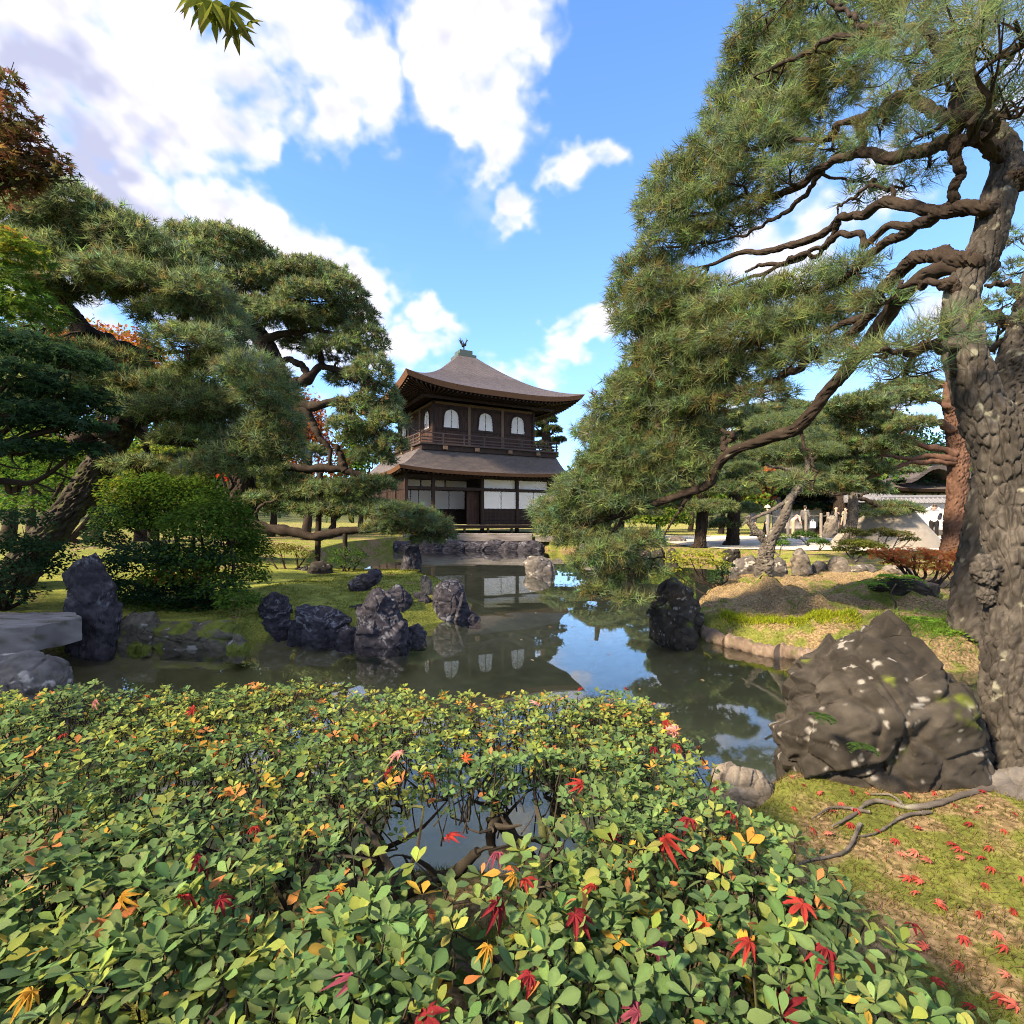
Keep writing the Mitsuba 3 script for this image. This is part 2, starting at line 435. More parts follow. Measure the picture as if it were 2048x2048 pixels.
def build_ground():
    xs = spaced(-420, 420, .8, .034, 380)
    ys = spaced(-60, 500, 4.0, .034, 350)
    X, Y = np.meshgrid(xs, ys, indexing='xy')
    Z = ground(X, Y)
    v = np.stack([X, Y, Z], -1).reshape(-1, 3)
    w = len(xs)
    i = (np.arange(len(ys) - 1)[:, None] * w + np.arange(w - 1)[None]).reshape(-1)
    q = np.stack([i, i + 1, i + w + 1, i + w], -1)
    f = np.vstack([q[:, [0, 1, 2]], q[:, [0, 2, 3]]])
    # the bed of the pond is its own surface: split by height of the face
    zf = v[f][:, :, 2].max(1)
    wet = zf < .0
    g, b = f[~wet], f[wet]

    def compact(f_):
        u, inv = np.unique(f_, return_inverse=True)
        return v[u], inv.reshape(f_.shape)
    put('ground', compact(g), 'moss_ground', smooth=True, structure=True, label='mossy garden ground with patches of bare brown soil around the pond')
    put('pond_bed', compact(b), 'pond_mud', smooth=True, structure=True, label='olive muddy bed seen through the shallow pond water')
    # water
    c = shapely.Polygon(POND.exterior).buffer(.06)
    xs, ys = np.linspace(-9.6, 9.6, 2), np.linspace(1.8, 25.6, 2)
    tri = trimesh.creation.triangulate_polygon(c, engine='earcut')
    vv = np.column_stack([tri[0], np.zeros(len(tri[0]))])
    ff = np.array(tri[1])
    put('water', (vv, ff), 'water_sheet', smooth=True, structure=True, label='still olive green pond mirroring the pavilion and the clouds')
    # sand
    tri = trimesh.creation.triangulate_polygon(SAND, engine='earcut')
    m = trimesh.Trimesh(np.column_stack([tri[0], np.zeros(len(tri[0]))]), tri[1], process=False).subdivide_to_size(.9, max_iter=14)
    mv = np.array(m.vertices)
    mv[:, 2] = ground(mv[:, 0], mv[:, 1]) + .03
    put('sand_field', (mv, np.array(m.faces)), 'sand', smooth=True, structure=True, label='pale raked sand court in front of the white garden wall')


def gz(x, y):
    return float(ground(np.array([x]), np.array([y]))[0])


build_ground()


# ------------------------------------------------------------------ rocks
_ico = {}


def ico(n):
    if n not in _ico:
        s = trimesh.creation.icosphere(subdivisions=n)
        _ico[n] = (np.array(s.vertices), np.array(s.faces))
    return _ico[n]


def rock_mesh(sil, d, thick=.7, sub=5, seed=0, rough=.15, facets=10, down=.15, cut=.87, fine_amp=.30, blocks=9):
    if d > 9:
        sub = min(sub, 4)
    """a rock whose outline from the path is sil (sighted points) at distance d; thick = depth / width"""
    rng = np.random.default_rng(seed + 100)
    s3 = np.array([P(u, v, d) for u, v in sil])
    lo = s3[:, 2] < s3[:, 2].min() + .25 * np.ptp(s3[:, 2])
    s3[lo, 2] -= down
    c = (s3.min(0) + s3.max(0)) / 2
    w = np.ptp(s3[:, 0])
    pts = [s3]
    for k, sc in ((-.5, .62), (.5, .62), (-.28, .92), (.28, .92)):
        q = s3.copy()
        bottom = s3[:, 2].min()
        q[:, 0] = c[0] + (q[:, 0] - c[0]) * sc
        q[:, 2] = bottom + (q[:, 2] - bottom) * (sc * .5 + .45)
        q[:, 1] += k * w * thick
        pts.append(q + rng.normal(size=q.shape) * w * .03 * [1, 1, 0])
    h = ConvexHull(np.vstack(pts))
    A, b = h.equations[:, :3], -(h.equations[:, 3] + h.equations[:, :3] @ c)
    extra = nz(rng.normal(size=(facets, 3)))
    sup = ((np.vstack(pts) - c) @ extra.T).max(0)
    A, b = np.vstack([A, extra]), np.concatenate([b, sup * rng.uniform(cut, .96, facets)])
    dirs, f = ico(sub)
    dirs = nz(dirs * np.array([max(w, .1), max(w * thick, .1), max(np.ptp(s3[:, 2]), .1)]))
    dots = dirs @ A.T
    r = np.where(dots > 1e-4, b / np.maximum(dots, 1e-4), 1e9)
    k = .012 * b.mean()
    rmin = r.min(1)
    rs = -k * np.log(np.exp(-np.clip((r - rmin[:, None]) / k, 0, 50)).sum(1)) + rmin
    # angular blocks of a common cleavage standing out of a slightly smaller core
    base_r = rs.copy()
    rs = rs * .90
    fr_ = np.linalg.qr(rng.normal(size=(3, 3)))[0]
    for _ in range(blocks):
        i_ = rng.integers(0, len(dirs))
        size_ = base_r[i_] * rng.uniform(.30, .62)
        bc_ = dirs[i_] * max(base_r[i_] - size_ * rng.uniform(.55, .9), .05)
        nn_ = nz(np.vstack([fr_, -fr_, rng.normal(size=(4, 3))]) + rng.normal(size=(10, 3)) * .22)
        oo_ = nn_ @ bc_ + size_ * rng.uniform(.5, 1.0, 10)
        dt_ = dirs @ nn_.T
        tt_ = oo_ / np.where(np.abs(dt_) < 1e-4, 1e-4, dt_)
        ex_ = np.where(dt_ > 1e-4, tt_, 1e9).min(1)
        en_ = np.where(dt_ < -1e-4, tt_, -1e9).max(1)
        rs = np.where((en_ < ex_) & (ex_ > 0), np.maximum(rs, np.minimum(ex_, base_r * 1.05)), rs)
    v = dirs * rs[:, None]
    q = v / max(w, .05)
    cells_ = cKDTree(rng.uniform(-.75, .75, (120, 3)) * [1, 1, 1.2])
    e_ = cells_.query(q + (meshkit.fbm(q[:, None] * 4 + np.array([[0, 0, 0], [7., 0, 0], [0, 9., 0]])[None], 3, seed) - .5) * .12, k=2)[0]
    joint = np.clip(1 - (e_[:, 1] - e_[:, 0]) / .025, 0, 1)
    n = meshkit.fbm(q * 3.2 + seed, 4, seed) - .5
    ridge = 1 - np.abs(meshkit.fbm(q * 2.1 + 9 + seed, 3, seed + 3) * 2 - 1)
    crack = 1 - np.abs(meshkit.fbm(q * np.array([5, 5, 9]) + 3 + seed, 3, seed + 5) * 2 - 1)
    step = meshkit.fbm(q * np.array([2.3, 2.3, 4.4]) + 31 + seed, 2, seed + 8) * 5
    step = (np.floor(step) + np.clip((step - np.floor(step)) * 3.2, 0, 1)) / 5 - .5     # ledges
    s2 = meshkit.fbm(q * np.array([6, 6, 8]) + 57 + seed, 2, seed + 12) * 6
    step = step + .5 * ((np.floor(s2) + np.clip((s2 - np.floor(s2)) * 3, 0, 1)) / 6 - .5)
    fine = meshkit.fbm(q * 11 + seed, 3, seed + 6) - .5
    v = v * (1 + rough * (.5 * n + .45 * (ridge - .8) - 2.0 * np.clip(crack - .91, 0, 1) + .8 * step + fine_amp * fine + .4 * fine_amp * (meshkit.fbm(q * 30 + seed, 2, seed + 16) - .5) - .45 * joint))[:, None]
    for ax in (0, 2):
        lo_, hi_ = v[:, ax].min(), v[:, ax].max()
        a_, b_ = s3[:, ax].min() - c[ax], s3[:, ax].max() - c[ax]
        v[:, ax] = a_ + (v[:, ax] - lo_) * (b_ - a_) / (hi_ - lo_)
    return v + c, f


def rock(label, mat, sil, d, name='rock', group=None, cat='rock', **kw):
    key = num(name)
    labels[key] = {'label': label, 'category': cat}
    if group:
        labels[key]['group'] = group
    put(key, rock_mesh(sil, d, seed=len(_used) * 7 + len(scene) % 97, **kw), mat, smooth=38)
    return key


def zl(pts):  # points of the left middle close-up to the 1024 frame
    return [(225 + x * .1294, 425 + y * .1294) for x, y in pts]


def zr(pts):
    return [(500 + x * .2712, 425 + y * .2712) for x, y in pts]


def zd(pts):
    return [(x * .53, y * .53) for x, y in pts]


def za(pts):
    return [(x * .1165, 500 + y * .1165) for x, y in pts]


# left bank
rock('square dark boulder with a flat mossy top, left end of the moss bank', 'rock_blue', zl([(262, 1285), (470, 1288), (505, 1420), (525, 1600), (250, 1600)]), 7.0, thick=.8)
rock('low pointed blue grey rock with a white streak at the water line', 'rock_blue', zl([(545, 1400), (640, 1392), (770, 1388), (860, 1455), (980, 1520), (930, 1620), (550, 1610)]), 6.75, thick=.6)
rock('small dark rock wedged behind the big pyramid rock', 'rock_blue', zl([(915, 1440), (1060, 1378), (1090, 1440), (1060, 1520), (930, 1500)]), 7.3)
rock('large pyramid shaped rock standing in the water below the moss bank', 'rock_blue', zl([(1190, 1255), (1240, 1275), (1310, 1340), (1390, 1470), (1435, 1600), (1420, 1690), (1040, 1700), (1010, 1600), (1045, 1500), (1100, 1370)]), 6.35, thick=.75, sub=5)
rock('rounded blue rock with white veins right behind the pyramid rock', 'rock_blue', zl([(1245, 1270), (1330, 1230), (1420, 1248), (1455, 1330), (1440, 1440), (1300, 1440)]), 7.6)
rock('tilted slab rock lying on the moss bank', 'rock_blue', zl([(955, 1225), (1060, 1138), (1190, 1148), (1200, 1195), (1100, 1260), (1000, 1300)]), 8.8, thick=.6, down=.02)
rock('small dark rock behind the tilted slab rock', 'rock_blue', zl([(1095, 1150), (1130, 1108), (1200, 1110), (1220, 1180), (1110, 1190)]), 9.6, down=.02)
rock('tall upright blue rock standing alone at the back of the moss bank', 'rock_blue', zl([(1415, 938), (1470, 936), (1495, 985), (1512, 1090), (1525, 1200), (1340, 1200), (1360, 1080), (1385, 985)]), 12.6, thick=.7)
rock('narrow upright pale rock at the tip of the moss bank', 'rock_grey', zl([(1510, 1175), (1575, 1158), (1602, 1200), (1605, 1380), (1535, 1400), (1530, 1260)]), 8.5)
rock('small pale rock in the gap at the tip of the moss bank', 'rock_grey', zl([(1450, 1290), (1530, 1285), (1560, 1340), (1550, 1420), (1440, 1400)]), 8.2)
rock('broad round topped boulder in the water at the right tip of the left bank', 'rock_blue', zl([(1622, 1245), (1700, 1198), (1800, 1208), (1862, 1265), (1885, 1390), (1890, 1480), (1590, 1480), (1585, 1400)]), 7.95, thick=.8, sub=5)
rock('brown rock at the far edge of the moss bank behind the prop pole', 'rock_dark', zl([(640, 1140), (660, 1062), (760, 1048), (812, 1090), (855, 1170), (760, 1190), (640, 1170)]), 11.6)
rock('grey low rock left of the brown rock on the far edge of the moss bank', 'rock_grey', zl([(545, 1150), (570, 1105), (640, 1080), (660, 1170), (550, 1170)]), 11.9)
rock('tall upright stone with a pale leaning top beside the green shrub', 'rock_blue', za([(780, 448), (830, 470), (855, 600), (1000, 780), (1035, 900), (1010, 1280), (640, 1290), (600, 1200), (612, 880), (640, 800), (612, 580), (690, 490)]), 6.0, thick=.6, sub=5)
rock('dark mossy bank stone right of the tall upright stone', 'rock_moss', za([(1035, 1000), (1120, 960), (1330, 955), (1370, 1170), (1350, 1260), (1040, 1260)]), 6.15)
rock('long low mossy bank stone under the green shrub', 'rock_moss', [(152, 624), (200, 620), (236, 622), (241, 645), (154, 652)], 6.25, thick=.4)
rock('pale layered rock with a mossy top at the left edge behind the hedge', 'rock_grey', [(-40, 668), (0, 655), (44, 650), (53, 660), (63, 664), (69, 682), (69, 735), (-40, 735)], 4.3, thick=.7, sub=5)
for lb_, sil_, d_ in [
        ('small blue stone at the water between the square boulder and the low pointed rock', [(288, 634), (290, 622), (300, 618), (308, 626), (309, 636)], 6.85),
        ('low dark stone in the water at the foot of the pyramid rock, left side', [(336, 640), (340, 629), (352, 626), (360, 634), (361, 642)], 6.5),
        ('small wet stone at the right foot of the pyramid rock', [(405, 640), (408, 627), (418, 623), (426, 631), (427, 640)], 6.7),
        ('narrow blue stone between the pyramid rock and the broad boulder', [(416, 617), (418, 600), (426, 594), (433, 603), (434, 617)], 7.9),
        ('pale stone leaning on the back of the broad boulder', [(440, 604), (443, 588), (452, 582), (462, 590), (463, 604)], 8.6),
        ('low dark stone in the water right of the broad boulder', [(463, 621), (466, 612), (475, 611), (481, 617), (480, 623)], 7.9),
        ('mossy foot stone in front of the long low bank stone', [(226, 652), (229, 638), (240, 634), (248, 641), (249, 653)], 6.05)]:
    rock(lb_, 'rock_moss' if 'mossy' in lb_ else ('rock_grey' if 'pale' in lb_ else 'rock_blue'), sil_, d_, thick=.8, sub=4)
# far shore left and centre
for i_, (u0, u1, v0, v1, d, lb) in enumerate([
        (384, 424, 540, 549, 24.8, 'low dark shore stone at the left end of the pavilion embankment'),
        (416, 446, 538.5, 550, 24.7, 'dark wedge shaped shore stone below the pavilion slab'),
        (438, 470, 540, 550.5, 24.8, 'rounded shore stone in the middle below the pavilion slab'),
        (462, 486, 541, 550, 24.7, 'small angular shore stone below the pavilion slab'),
        (480, 508, 539, 550.5, 24.75, 'broad blue shore stone below the pavilion slab'),
        (500, 524, 541, 550, 24.6, 'dark shore stone near the right end of the pavilion slab'),
        (516, 545, 540, 550, 24.4, 'last shore stone to the right of the pavilion slab'),
        (290, 318, 534, 548, 25.5, 'grey boulder on the far bank seen left of the prop pole'),
        (322, 350, 536, 548, 25.3, 'grey boulder on the far bank seen right of the prop pole'),
        (352, 392, 537, 547, 25.2, 'long pale shore stone behind the low pine branch')]):
    m_ = (u0 + u1) / 2
    rock(lb, 'rock_blue' if i_ < 7 else 'rock_grey', [(u0, v1), (u0 + 1, v0 + 3), (m_ - 5, v0), (u1 - 6, v0 + .6), (u1, v0 + 4), (u1, v1)], d, thick=.6, sub=4)
rock('solitary pale and black boulder in the open water under the pine bough', 'rock_grey', [(523, 563), (529, 557.5), (542, 555.5), (552, 561), (557, 573), (540, 576), (523, 573)], 14.3, thick=.7)
# right
rock('dark round topped boulder in the water left of the mound', 'rock_dark', zr([(640, 558), (700, 600), (735, 670), (745, 765), (640, 785), (540, 765), (555, 660), (592, 590)]), 6.8, thick=.8, sub=5, facets=16)
for (x0, x1, y0, y1, d, m_, lb) in [
        (395, 457, 412, 480, 20.6, 'rock_grey', 'upright grey shore rock under the pine bough tip'),
        (458, 505, 432, 478, 20.2, 'rock_grey', 'small pale rock right of the upright shore rock'),
        (472, 560, 452, 488, 19.8, 'rock_dark', 'long brown shore rock below the mossy point'),
        (558, 612, 456, 492, 19.6, 'rock_dark', 'brown shore rock in the middle of the mossy point'),
        (612, 658, 452, 496, 19.2, 'rock_dark', 'dark shore rock at the right end of the mossy point'),
        (290, 392, 420, 462, 21.6, 'rock_grey', 'pale block of the far embankment behind the bough'),
        (520, 590, 408, 442, 23.5, 'rock_pale', 'flat pale stone on the mossy point'),
        (600, 690, 408, 438, 24.0, 'rock_grey', 'flat grey stone at the back of the mossy point'),
        (848, 958, 478, 548, 9.9, 'rock_grey', 'broad two toned block left of the forked tree'),
        (996, 1058, 485, 532, 10.6, 'rock_grey', 'squat grey block right of the forked tree'),
        (1074, 1150, 452, 530, 10.5, 'rock_pale', 'pointed pale rock on the mound'),
        (1150, 1212, 500, 530, 10.6, 'rock_grey', 'low dark rock right of the pointed pale rock'),
        (1210, 1288, 482, 532, 10.4, 'rock_pale', 'round pale rock in front of the clipped shrub'),
        (1288, 1392, 510, 534, 10.3, 'rock_grey', 'flat grey stone below the clipped shrub'),
        (1408, 1528, 512, 537, 9.9, 'rock_pale', 'flat pale stone under the red maple'),
        (1356, 1610, 562, 612, 7.4, 'rock_dark', 'dark mossy rock beneath the fern'),
        (820, 885, 455, 482, 12.2, 'rock_dark', 'brown rock half hidden behind the small yellow tree'),
        (1240, 1300, 545, 570, 8.5, 'rock_moss', 'small mossy stone on the mound')][:17]:
    w_, h_ = x1 - x0, y1 - y0
    pk = .35 if 'pointed' in lb else .5
    rock(lb, m_, zr([(x0, y1), (x0 + .04 * w_, y0 + .45 * h_), (x0 + (pk - .12) * w_, y0 + .05 * h_), (x0 + (pk + .1) * w_, y0), (x1 - (.32 if 'pointed' in lb else .12) * w_, y0 + .3 * h_), (x1, y1)]), d, thick=.7, sub=4)
rock('tall weathered pale rock standing before the visitors on the sand', 'rock_pale', zr([(1190, 412), (1197, 372), (1210, 345), (1228, 334), (1246, 350), (1256, 400), (1250, 416)]), 26.5, thick=.7)
rock('huge dark craggy rock with pale lichen spots in front of the pine trunk', 'rock_dark',
     zd([(1465, 1480), (1463, 1340), (1500, 1262), (1560, 1215), (1625, 1165), (1662, 1150), (1700, 1165), (1770, 1225), (1808, 1285), (1830, 1380), (1852, 1480)]), 2.72, thick=.55, sub=6, rough=.13, facets=14, down=.25, cut=.93, fine_amp=.42, blocks=26)
rock('low grey stone at the foot of the pine, right edge', 'rock_grey', zd([(1828, 1500), (1840, 1470), (1880, 1448), (1940, 1445), (1990, 1470), (2000, 1520)]), 2.42, thick=.7)
rock('flat pale bank stone left of the huge craggy rock', 'rock_pale', zd([(1345, 1500), (1350, 1455), (1390, 1440), (1440, 1452), (1468, 1480), (1462, 1520)]), 2.5, thick=.6, down=.1)
rock('small pale bank stone half covered by the hedge', 'rock_pale', zd([(1300, 1540), (1310, 1500), (1345, 1488), (1375, 1510), (1380, 1545)]), 2.3, thick=.6, down=.1)


# slab bridge at the left and slab of the pavilion shore
def prism(poly, z0, z1, bev=.015):
    m = trimesh.creation.extrude_polygon(shapely.Polygon(poly).buffer(-bev), z1 - z0, engine='earcut')
    v = np.array(m.vertices)
    v[:, 2] += z0
    return v, np.array(m.faces)


def rough_slab(poly, z0, z1, size=.12, amp=.02, seed=0):
    m = trimesh.Trimesh(*prism(poly, z0, z1), process=True).subdivide_to_size(size, max_iter=16)
    m.merge_vertices()
    v = np.array(m.vertices)
    v = v + (np.stack([meshkit.fbm(v * 5 + k * 9 + seed, 3, seed + k) for k in range(3)], -1) - .5) * amp * 2
    return v, np.array(m.faces)


k_ = num('stone_bridge')
labels[k_] = {'label': 'flat grey stone slab bridge at the left edge of the pond', 'category': 'stone bridge'}
put(k_, rough_slab([(-6.6, 4.4), (-4.62, 4.95), (-4.6, 5.5), (-4.9, 5.75), (-7.6, 6.0), (-8, 5.0)], .24, .49, .12, .03, 3), 'slab_stone', smooth=35)
k_ = num('stone_slab')
labels[k_] = {'label': 'long pale stone slab along the shore below the pavilion', 'category': 'stone slab'}
put(k_, rough_slab([(-5.4, 25.15), (1.0, 25.05), (1.1, 26.3), (-5.4, 26.4)], .42, .76, .4, .02, 4), 'slab_stone', smooth=35)
k_ = num('stone_slab')
labels[k_] = {'label': 'lower stone slab at the right end of the pavilion shore', 'category': 'stone slab'}
put(k_, rough_slab([(1.12, 25.0), (2.5, 24.6), (2.9, 25.6), (1.2, 26.2)], .40, .66, .3, .02, 5), 'slab_stone', smooth=35)

# log edging of the mound
lg = [((712, 770), (838, 812)), ((842, 815), (1026, 858)), ((1034, 850), (1200, 876))]
for i_, ((x0, y0), (x1, y1)) in enumerate(lg):
    (a_, b_) = zr([(x0, y0), (x1, y1)])
    da, db = 793.6 / (a_[1] - VH), 793.6 / (b_[1] - VH)
    pa, pb = P(a_[0], a_[1], da), P(b_[0], b_[1], db)
    pa[2] = pb[2] = .05
    pts = np.linspace(pa, pb, 26)
    pts[:, 2] += .012 * np.sin(np.linspace(0, 5, 26) + i_)
    k_ = num('edging_log')
    labels[k_] = {'label': ['first pale edging roll beside the dark round boulder', 'second edging roll along the mound, below the bright moss', 'third edging roll along the mound, left of the craggy rock', 'last edging roll, hidden behind the craggy rock'][i_], 'category': 'edging', 'group': 'edging rolls along the mound'}
    put(k_, tube(pts, .085 * (1 + .12 * np.sin(np.arange(26) * 1.3)), 16, rough=.5, seed=i_), 'log_edge', smooth=50)

# ------------------------------------------------------------------ pavilion (local axes: t along the upper front wall, s into the house)
TH = math.radians(29)
CX, CY = -4.61, 30.0


def loc(mesh):
    v, f = tm(mesh)
    v = v.copy()
    x, y = v[:, 0].copy(), v[:, 1].copy()
    v[:, 0] = CX + x * math.cos(TH) - y * math.sin(TH)
    v[:, 1] = CY + x * math.sin(TH) + y * math.cos(TH)
    return v, f


PAV = thing('pavilion', 'two storey dark wooden pavilion with a curved bark roof across the pond', 'pavilion')


def pp(name, mesh, mat, holder=PAV, **kw):
    return part(holder, name, loc(mesh), mat, **kw)


WU = 6.83
# lower storey: corner at (-1.8, -.5), 9.6 wide
LX0, LX1, LY0, LY1 = -1.8, 7.8, -.5, 7.3
ZG, ZF = .58, 1.15


def lower_storey():
    # inner room behind the recess and the closed core
    rec = 2.3
    pp('wall_core', box(LX0 + .12, LX1 - .12, LY0 + rec + .1, LY1 - .1, ZF, 4.3), 'dark_wood')
    pp('wall_core', box(LX0 + 4.75, LX1 - .12, LY0 + .16, LY0 + rec + .098, ZF, 4.3), 'dark_wood')
    pp('ceiling', box(LX0 + .1, LX0 + 4.6, LY0 + .1, LY0 + rec + .09, 3.92, 4.0), 'dark_wood')
    for t in (0, 1.6, 4.72, 7.15, 9.55):
        pp('post', box(LX0 + t - .09, LX0 + t + .09, LY0 - .09, LY0 + .09, ZG, 4.2), 'dark_wood')
    for s in (1.9, 3.8, 5.7, 7.75):
        pp('post', box(LX0 - .09, LX0 + .09, LY0 + s - .09, LY0 + s + .09, ZG, 4.2), 'dark_wood')
    # beams between the posts
    for z0, z1 in ((3.18, 3.36), (3.90, 4.05)):
        pp('beam', box(LX0 + .1, LX1 - .05, LY0 - .06, LY0 + .05, z0, z1), 'dark_wood')
        pp('beam', box(LX0 - .05, LX0 + .05, LY0 + .1, LY1, z0, z1), 'dark_wood')
    # transom panels
    for a, b, o in ((.1, 1.6, rec), (1.7, 3.2, rec), (3.3, 4.7, rec), (4.82, 7.05, .12), (7.25, 9.45, .12)):
        pp('transom_panel', box(LX0 + a, LX0 + b, LY0 + o - .02, LY0 + o + .02, 3.363, 3.897), 'paper')
    for i in range(18):
        a = .12 + i * .42
        pp('board', box(LX0 - .02, LX0 + .02, LY0 + a, LY0 + a + .41, ZF, 3.177), 'dark_wood')
        pp('board', box(LX0 - .018, LX0 + .022, LY0 + a, LY0 + a + .41, 3.363, 3.897), 'dark_wood')
    # recessed screens on the left
    y = LY0 + rec
    edges = [.02, 1.0, 1.5, 2.5, 3.5, 4.6]
    for a, b in zip(edges[:-1], edges[1:]):
        k = pp('sliding_screen', box(LX0 + a + .03, LX0 + b - .01, y + .02, y + .06, 2.12, 3.25), 'paper')
        pp('frame', box(LX0 + b - .012, LX0 + b + .032, y + .01, y + .07, 2.12, 3.25), 'dark_wood', holder=k)
    pp('screen_rail', box(LX0, LX0 + 4.7, y - .01, y + .07, 2.06, 2.12), 'dark_wood')
    pp('screen_rail', box(LX0, LX0 + 4.7, y - .01, y + .07, 3.25, 3.36), 'dark_wood')
    # low boards under the recessed screens, each board
    for i in range(14):
        a = LX0 + i * .317
        pp('board', box(a + .006, a + .311, y + .0, y + .05, ZF, 2.06), 'dark_wood')
    # board wall of the return
    for i in range(5):
        a = LX0 + 3.82 + i * .163
        pp('board', box(a + .004, a + .157, LY0 + .25, LY0 + .29, ZF, 3.18), 'plank_wood')
    # white screens on the right
    e = [4.82, 6.02, 7.2, 8.36, 9.46]
    for a, b in zip(e[:-1], e[1:]):
        k = pp('sliding_screen', box(LX0 + a + .012, LX0 + b - .012, LY0 + .0, LY0 + .03, 2.12, 3.17), 'paper')
        pp('frame', box(LX0 + b - .012, LX0 + b + .012, LY0 - .02, LY0 + .04, 2.12, 3.17), 'dark_wood', holder=k)
    pp('screen_rail', box(LX0 + 4.8, LX1 - .1, LY0 - .04, LY0 + .04, 2.05, 2.117), 'dark_wood')
    for i in range(4):
        z = ZF + .03 + i * .222
        pp('board', box(LX0 + 4.83, LX1 - .12, LY0 - .02 + .008 * (i % 2), LY0 + .03, z + .006, z + .212), 'dark_wood')
    # veranda
    for i in range(7):
        s = LY0 - .95 + i * .13
        pp('veranda_board', box(LX0 - .3, LX1 + .3, s + .004, s + .126, ZF - .06, ZF), 'rail_wood')
    pp('veranda_beam', box(LX0 - .25, LX1 + .25, LY0 - .9, LY0 - .78, ZF - .22, ZF - .063), 'dark_wood')
    for t in (-.2, 1.6, 3.2, 4.72, 6.3, 7.9, 9.7):
        pp('veranda_post', box(LX0 + t - .06, LX0 + t + .06, LY0 - .89, LY0 - .79, ZG - .1, ZF - .223), 'dark_wood')


lower_storey()


def roof_surface(prof, lift, ring, n=24, under=False, thick=.0):
    """four curved roof slopes. prof: list of (x0, x1, y0, y1, z) from the eave up; corners raised by lift at the eave"""
    V, Fc = [], []
    m = len(prof)
    for side in range(4):
        base = len(V)
        for i, (x0, x1, y0, y1, z) in enumerate(prof):
            c = [(x0, y0), (x1, y0), (x1, y1), (x0, y1)]
            a, b = np.array(c[side]), np.array(c[(side + 1) % 4])
            up = lift * max(0., 1 - i / (m - 1) * 1.6) ** 2
            for j in range(n + 1):
                u = j / n
                e = abs(2 * u - 1)
                p = a + (b - a) * u
                V.append([p[0], p[1], z + up * e ** 3.2])
        for i in range(m - 1):
            for j in range(n):
                q = base + i * (n + 1) + j
                Fc.append([q, q + 1, q + n + 2])
                Fc.append([q, q + n + 2, q + n + 1])
    return np.array(V), np.array(Fc)


def eave_band(x0, x1, y0, y1, z0, z1, inset, lift, n=24, e_out=0.0):
    """the thick edge of a roof: a strip from (rect, z1) down to (rect - inset, z0), following the lifted corners"""
    V, Fc = [], []
    for side in range(4):
        base = len(V)
        for (ins, z) in ((0, z1), (inset, z0)):
            c = [(x0 + ins, y0 + ins), (x1 - ins, y0 + ins), (x1 - ins, y1 - ins), (x0 + ins, y1 - ins)]
            a, b = np.array(c[side]), np.array(c[(side + 1) % 4])
            for j in range(n + 1):
                u = j / n
                p = a + (b - a) * u
                V.append([p[0], p[1], z + lift * abs(2 * u - 1) ** 3.2])
        for j in range(n):
            q = base + j
            Fc.append([q, q + n + 1, q + n + 2])
            Fc.append([q, q + n + 2, q + 1])
    return np.array(V), np.array(Fc)


def rafters(x0, x1, y0, y1, xi0, xi1, yi0, yi1, z_out, z_in, lift, step=.28, w=.08, h=.10):
    out = []
    for side in range(4):
        co = [(x0, y0), (x1, y0), (x1, y1), (x0, y1)]
        ci = [(xi0, yi0), (xi1, yi0), (xi1, yi1), (xi0, yi1)]
        a, b = np.array(co[side]), np.array(co[(side + 1) % 4])
        ia, ib = np.array(ci[side]), np.array(ci[(side + 1) % 4])
        L = np.linalg.norm(b - a)
        for k in range(int(L / step)):
            u = (k + .5) / int(L / step)
            p = a + (b - a) * u
            t = nz(ib - ia)
            q = ia + t * np.clip(np.dot(p - ia, t), 0, np.linalg.norm(ib - ia))
            lz = lift * abs(2 * u - 1) ** 3.2
            out.append(bar([p[0], p[1], z_out + lz], [q[0], q[1], z_in + .2 * lz], w, h))
    return join(out)


# lower roof
B = 1.95
lx0, lx1, ly0, ly1 = LX0 - .75, LX1 + .75, LY0 - 1.15, LY1 + .8
prof = []
for i in range(13):
    t = i / 12
    k = t
    zz = 4.22 + 1.25 * (t ** 1.18)
    prof.append((lx0 + (-1.15 - lx0) * k, lx1 + (WU + 1.15 - lx1) * k, ly0 + (-1.12 - ly0) * k if False else ly0 + (-.95 - ly0) * k, ly1 + (WU + .4 - ly1) * k, zz))
pp('lower_roof', roof_surface(prof, .22, 4), 'bark_shingle', smooth=50, label='blue grey bark shingled skirt roof of the lower storey')
RL = PAV + '__lower_roof'
pp('eave_edge', eave_band(lx0, lx1, ly0, ly1, 4.03, 4.22, .12, .22), 'shingle_edge', holder=RL, smooth=50)
pp('rafters', rafters(lx0 + .2, lx1 - .2, ly0 + .2, ly1 - .2, LX0, LX1, LY0, LY1, 3.99, 4.12, .22), 'dark_wood', holder=RL, stuff=True)
pp('soffit', roof_surface([(lx0 + .13, lx1 - .13, ly0 + .13, ly1 - .13, 4.045), (LX0 + .3, LX1 - .3, LY0 + .3, LY1 - .3, 4.25)], .20, 4), 'dark_wood', holder=RL)

